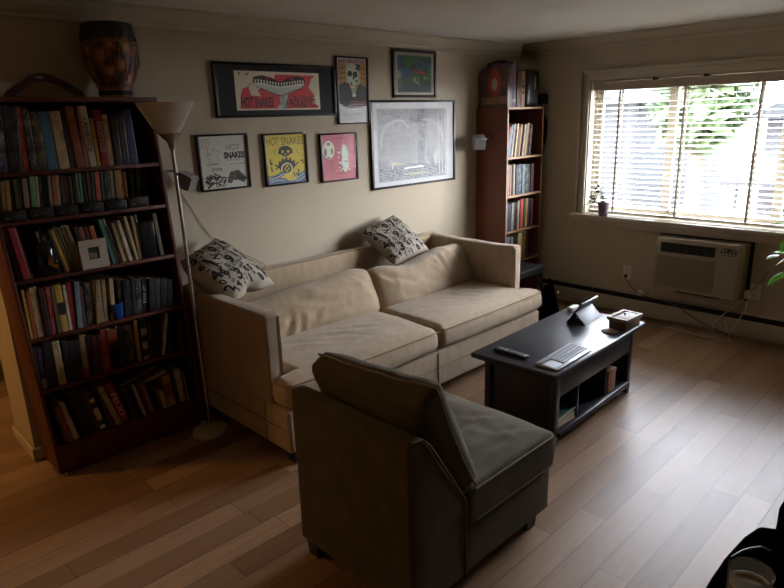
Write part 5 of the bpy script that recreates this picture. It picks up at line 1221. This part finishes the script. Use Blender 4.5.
# 7 large text poster
t, (a, b, c, d, y) = frame(3.264, 4.243, 1.217, 1.883, 'large white poster of dense grey handwriting with a pale round head outline', M_fb, .017)
A = Art(a, b, c, d, y); A.rect(0, 0, 1, 1, '#a3a4a6', 1); A.rect(.055, .05, .905, .93, '#8f9194', 2)
for r in range(46):
    v = .915-r*.0188; u = .06
    while u < .88:
        w_ = rnd.uniform(.01, .05); hv = .006 if r > 8 else .010
        A.rect(u, v-hv, min(.90, u+w_), v+hv*rnd.uniform(.1, .9), rnd.choice(('#3c3f45', '#4b4e54', '#33363c', '#55575b')), 3); u += w_+rnd.uniform(.004, .014)
for u in (.80, .84, .88): A.line([(u, .90), (u+.01, .08)], .003, '#b5b6b6', 4)
def arc(cx, cy, rx, ry, a0, a1, w_, c_): A.line([(cx+rx*math.cos(a0+(a1-a0)*k/24), cy+ry*math.sin(a0+(a1-a0)*k/24)) for k in range(25)], w_, c_, 5)
arc(.30, .52, .21, .27, math.pi*.5, math.pi*1.05, .004, '#c6c7c4'); arc(.62, .52, .24, .27, -.1, math.pi*.52, .004, '#c6c7c4'); arc(.30, .52, .16, .27, math.pi*.2, math.pi*.5, .004, '#c6c7c4')
arc(.13, .24, .09, .12, -.3, 1.6, .004, '#c6c7c4'); arc(.85, .28, .10, .14, 1.9, 3.6, .004, '#c6c7c4'); A.line([(.36, .19), (.42, .205), (.50, .20), (.55, .21), (.60, .195)], .006, '#c6c7c4', 5)
arc(.44, .80, .09, .2, 3.9, 5.6, .003, '#c6c7c4'); A.ell(.28, .26, .08, .012, '#96946e', 4); A.ell(.50, .12, .16, .012, '#98957c', 4); A.ell(.76, .30, .05, .012, '#96946e', 4)
A.text('ALL MY DAYS', .09, .86, .40, .915, '#50545a', 6, .01); A.text('NOT ALL MY NIGHTS', .56, .86, .87, .915, '#50545a', 6, .01)
A.done(t)

# ---------------------------------------------------------------- plants
pp = thing('potted_plant', (XR-.058, 2.600, WZ0), 'small jade plant in a dark patterned pot on the window sill', 'plant')
pc = (XR-.058, 2.600, WZ0+.0022)
m = bpy.data.materials.new('painted_pot'); m.use_nodes = True; nt = m.node_tree; b = nt.nodes['Principled BSDF']; b.inputs['Roughness'].default_value = .35
n = nt.nodes.new('ShaderNodeTexVoronoi'); n.inputs['Scale'].default_value = 30; r = nt.nodes.new('ShaderNodeValToRGB'); r.color_ramp.elements[0].color = lin('#8c6a78'); r.color_ramp.elements[1].color = lin('#3f4550'); tc = nt.nodes.new('ShaderNodeTexCoord')
nt.links.new(tc.outputs['Object'], n.inputs[0]); nt.links.new(n.outputs[0], r.inputs[0]); nt.links.new(r.outputs[0], b.inputs['Base Color'])
MB().lathe([(0, 0), (.034, 0), (.037, .004), (.046, .085), (.052, .10), (.056, .125), (.050, .125), (.045, .11), (0, .11)], pc, 26).build('pot', m, pp, smooth=True)
M_jade = mat('jade_leaf', '#3f6b3a', .4, vary=.2, vscale=20); M_stem = mat('jade_stem', '#5a5038', .7)
rnd = random.Random(12); m = MB(); lf = MB()
base = Vector(pc)+Vector((0, 0, .11))
def leafblade(mb, p, d, up, L, W):
    d = d.normalized(); s = d.cross(up).normalized(); k = 5
    vs = []
    for i in range(k+1):
        t_ = i/k; w_ = W*math.sin(math.pi*min(1, t_*.92+.08))**.8; c_ = p+d*L*t_+Vector((0, 0, -.25*L*t_*t_)); vs += [c_-s*w_, c_+up*W*.12, c_+s*w_]
    fs = []
    for i in range(k): o = i*3; fs += [(o, o+1, o+4, o+3), (o+1, o+2, o+5, o+4)]
    mb.add(vs, fs)
    vs2 = [v-up*.0012 for v in vs]; mb.add(vs2, fs)
for (dx, dy, dz) in ((-.03, .10, .07), (-.05, .06, .12), (-.02, .02, .12), (-.04, .12, -.01), (-.02, -.03, .05), (-.05, .02, .08), (-.03, .05, .15), (-.05, .09, .03)):
    e = base+Vector((dx, dy, dz)); mid = base+Vector((dx*.4, dy*.45, dz*.7+.02)); m.tube([base-Vector((0, 0, .02)), mid, e], [.004, .003, .002], 6)
    for k in range(6):
        q = mid.lerp(e, k/5); dd = Vector((rnd.uniform(-.9, -.1), rnd.uniform(-.4, 1), rnd.uniform(-.2, .8)))
        leafblade(lf, q, dd, Vector((0, 0, 1)), rnd.uniform(.045, .065), .014)
m.build('stem', M_stem, pp, smooth=True); lf.build('leaves', M_jade, pp, smooth=True)
# big plant just beyond the right edge, on a stand; its leaves reach into view
bp2 = thing('tall_potted_plant', (3.78, .56, 0), 'bright green leafy plant reaching in at the right edge, before the air conditioner wall', 'plant')
m = MB()
for a in range(3):
    an = a*2*math.pi/3+.5; m.tube([(3.78+.16*math.cos(an), .52+.16*math.sin(an), 0), (3.78+.09*math.cos(an), .52+.09*math.sin(an), .70)], .012, 8)
m.lathe([(0, .70), (.14, .70), (.14, .72), (0, .72)], (3.78, .52, 0), 24); m.build('stand', M_foot, bp2)
MB().lathe([(0, 0), (.085, 0), (.12, .17), (.13, .19), (.115, .19), (.105, .16), (0, .16)], (3.78, .52, .7205), 28).build('pot', mat('terracotta', '#9a6a4c', .8, vary=.1), bp2, smooth=True)
M_bl = mat('bright_leaf', '#6aa83a', .45, vary=.25, vscale=8); translucent(M_bl, .5, '#86c840'); rnd = random.Random(4); lf = MB(); m = MB(); b0_ = Vector((3.78, .52, .88))
tips = [(-.17, .325, .13), (-.15, .30, .22), (-.20, .285, .05), (-.10, .31, .28)]+[(rnd.uniform(-.3, .3), rnd.uniform(-.35, .25), rnd.uniform(.05, .4)) for _ in range(14)]
for tp in tips:
    e = b0_+Vector(tp); mid = b0_+Vector((tp[0]*.35, tp[1]*.35, tp[2]*.8+.10)); m.tube([b0_, mid, e], [.005, .004, .002], 6)
    for k in range(7):
        q = mid.lerp(e, k/6) if k else mid; dd = (e-mid).normalized()*.6+Vector((rnd.uniform(-.7, .7), rnd.uniform(-.5, .7), rnd.uniform(-.4, .5)))
        leafblade(lf, q, dd, Vector((0, 0, 1)), rnd.uniform(.07, .11), .019)
m.build('stem', M_jade, bp2, smooth=True); lf.build('leaves', M_bl, bp2, smooth=True)

# ---------------------------------------------------------------- armchair corner and the glass, nearest the camera
ac2 = thing('leather_armchair', (1.35, 0.0, 0), 'black leather armchair arm at the bottom right corner, under the drinking glass', 'chair')
def farm(p):
    p = p.copy(); t = max(0, min(1, p.z/.705))
    if p.z > .6: p.z += -.002*math.sin(p.x*9)+.0015*N(p.x*14, p.y*14, 2)
    p.y += .004*N(p.x*8, p.z*8, 1)
    return p
soft('arm', [(.55, -.02), (.55, .345), (1.20, .352), (1.44, .362), (1.565, .352), (1.63, .338), (1.655, .29), (1.655, -.02)], 'z', .06, .708, .05, .016, farm, M_leather, ac2)
soft('seat', [(.55, -.95), (1.66, -.95), (1.66, -.03), (.55, -.03)], 'z', .06, .46, .08, .04, None, M_leather, ac2)
soft('arm', [(.55, -1.3), (1.655, -1.3), (1.655, -.96), (.55, -.96)], 'z', .06, .705, .08, .02, None, M_leather, ac2)
soft('back', [(.30, -1.3), (.545, -1.3), (.545, .345), (.30, .345)], 'z', .06, .98, .09, .05, None, M_leather, ac2)
soft('footrest', [(1.70, -.95), (1.80, -.95), (1.80, .318), (1.70, .318)], 'z', .10, .74, .06, .03, None, M_leather, ac2)
MB().tube([(1.445, .345, .708), (1.478, .333, .7125), (1.50, .322, .713), (1.525, .305, .713), (1.53, .285, .708)], .0035, 8).build('piping', mat('leather_piping', '#15151c', .4, spec=.4), ac2, smooth=True)
for x in (.62, 1.58):
    for y in (-1.2, .25): MB().lathe([(.02, 0), (.03, .0), (.032, .07), (0, .07)], (x, y, .0), 16).build('foot', M_foot, ac2)
M_film = glassmat('inner_reflection_film', (.9, .9, .9)); nt = M_film.node_tree  # whitish mix painting the reflection on the inner glass wall
_d = nt.nodes.new('ShaderNodeBsdfDiffuse'); _d.inputs[0].default_value = (.62, .62, .58, 1); _m = nt.nodes.new('ShaderNodeMixShader'); _m.inputs[0].default_value = .42
_o = nt.nodes['Material Output']; _s = _o.inputs[0].links[0].from_socket; nt.links.new(_s, _m.inputs[1]); nt.links.new(_d.outputs[0], _m.inputs[2]); nt.links.new(_m.outputs[0], _o.inputs[0])
gl = thing('drinking_glass', (1.232, .255, .708), 'clear glass of pale milky brown drink on the black armchair arm', 'glass')
gc = (1.232, .255, .7095)
MB().lathe([(.0, 0), (.033, 0), (.0345, .003), (.0425, .142), (.0415, .1435), (.0400, .142), (.032, .008), (0, .008)], gc, 40).build('tumbler', glassmat('tumbler_glass', (.93, .94, .94), .03, 1.6), gl, smooth=True)
MB().lathe([(0, .0085), (.0318, .0085), (.0382, .108), (.0, .108)], gc, 36).build('drink', mat('milky_drink', '#b08a55', .35, vary=.12, vscale=14), gl, smooth=True)
MB().lathe([(.030, .1082), (.0382, .1082), (.0385, .1112), (.034, .1115), (.030, .1095)], gc, 36, cap=False).build('froth', mat('froth', '#cfc4ae', .8, vary=.12, vscale=90), gl, smooth=True)

MB().lathe([(.0386, .112), (.0404, .1405)], gc, 36, cap=False).build('inner_reflection_film', M_film, gl, smooth=True)  # added pale ring, stands in for the far inside wall's reflection
# ---------------------------------------------------------------- hallway beyond the wall end
cab = thing('low_cabinet', (.55, 5.1, 0), 'pale low cabinet in the next room past the bookcase', 'cabinet')
MB().box(.25, .80, 4.95, 5.35, 0.03, .42).build('body', mat('pale_cabinet', '#9a968b', .6), cab, bevel=.004); MB().box(.24, .81, 4.94, 5.36, .42, .445).build('top', M_white, cab, bevel=.003); MB().box(.28, .77, 4.97, 5.33, 0, .03).build('plinth', M_black, cab)
for i in range(2):
    dd = MB().box(.262+i*.27, .518+i*.27, 4.938, 4.95, .05, .41).build('door', mat('pale_cabinet', '#9a968b', .6), cab, bevel=.002); MB().box(.50+i*.05-.02, .52+i*.05-.02, 4.928, 4.94, .2, .27).build('handle', M_blackp, dd)
cl = MB().box(.60, .78, 5.0, 5.16, .4455, .60).build('basket', mat('black_basket', '#141414', .7, bump=.5, bscale=80), bevel=.01); tag(cl, 'black basket on the pale cabinet in the next room', 'basket')

# ---------------------------------------------------------------- light
w = bpy.data.worlds.new('sky'); sc.world = w; w.use_nodes = True; nt = w.node_tree; bg_ = nt.nodes['Background']
g = nt.nodes.new('ShaderNodeTexCoord'); s_ = nt.nodes.new('ShaderNodeSeparateXYZ'); rmp = nt.nodes.new('ShaderNodeValToRGB')
nt.links.new(g.outputs['Generated'], s_.inputs[0]); nt.links.new(s_.outputs[2], rmp.inputs[0]); nt.links.new(rmp.outputs[0], bg_.inputs[0])
rmp.color_ramp.elements[0].position = 0; rmp.color_ramp.elements[0].color = (.96, .97, 1, 1); rmp.color_ramp.elements[1].position = .8; rmp.color_ramp.elements[1].color = (.68, .80, 1, 1)
bg_.inputs[1].default_value = SKY
def light(name, kind, loc, power, colr, **k):
    l = bpy.data.lights.new(name, kind); l.energy = power; l.color = colr
    for a, v in k.items(): setattr(l, a, v)
    o = bpy.data.objects.new(name, l); col.objects.link(o); o.location = loc; return o
sun = light('sun', 'SUN', (0, 0, 10), SUNP, (1, .95, .86), angle=.02); sun.rotation_euler = Vector((.55, .35, -.75)).to_track_quat('-Z', 'Y').to_euler()
po = light('window_portal', 'AREA', (XR+.17, (WY0+WY1)/2, (WZ0+WZ1)/2), 1, (1, 1, 1), shape='RECTANGLE', size=WY1-WY0, size_y=WZ1-WZ0)
po.rotation_euler = Vector((-1, 0, 0)).to_track_quat('-Z', 'Y').to_euler(); po.data.cycles.is_portal = True
hall = light('hall_lamp', 'POINT', (-.75, 4.35, 1.95), HALLP, (1, .58, .20), shadow_soft_size=.12)
# ceiling lamp fixture of the next room that gives this glow
hl = thing('hall_ceiling_lamp', (-.75, 4.35, H), 'warm glass ceiling lamp in the next room', 'lamp')
MB().lathe([(0, 0), (.07, 0), (.07, -.02), (0, -.02)], (-.75, 4.35, H), 24).build('canopy', M_metal, hl)
MB().tube([(-.75, 4.35, H-.02), (-.75, 4.35, 2.12)], .006).build('rod', M_metal, hl)
MB().lathe([(.03, .16), (.06, .15), (.17, .02), (.165, .02), (.055, .143), (.03, .152)], (-.75, 4.35, 1.97), 30, cap=False).build('lamp_shade', mat('hall_shade', '#d8c49a', .7), hl, smooth=True)

sc.view_settings.view_transform = 'Standard'; sc.view_settings.look = 'None'; sc.view_settings.exposure = EXPO; sc.view_settings.gamma = 1
sc.view_settings.use_curve_mapping = False
sc.cycles.use_denoising = True
try: sc.cycles.denoiser = 'OPENIMAGEDENOISE'
except Exception: pass
sc.cycles.max_bounces = 10; sc.cycles.diffuse_bounces = 8; sc.cycles.transparent_max_bounces = 16
sc.cycles.sample_clamp_indirect = 8; sc.cycles.caustics_reflective = False; sc.cycles.caustics_refractive = False
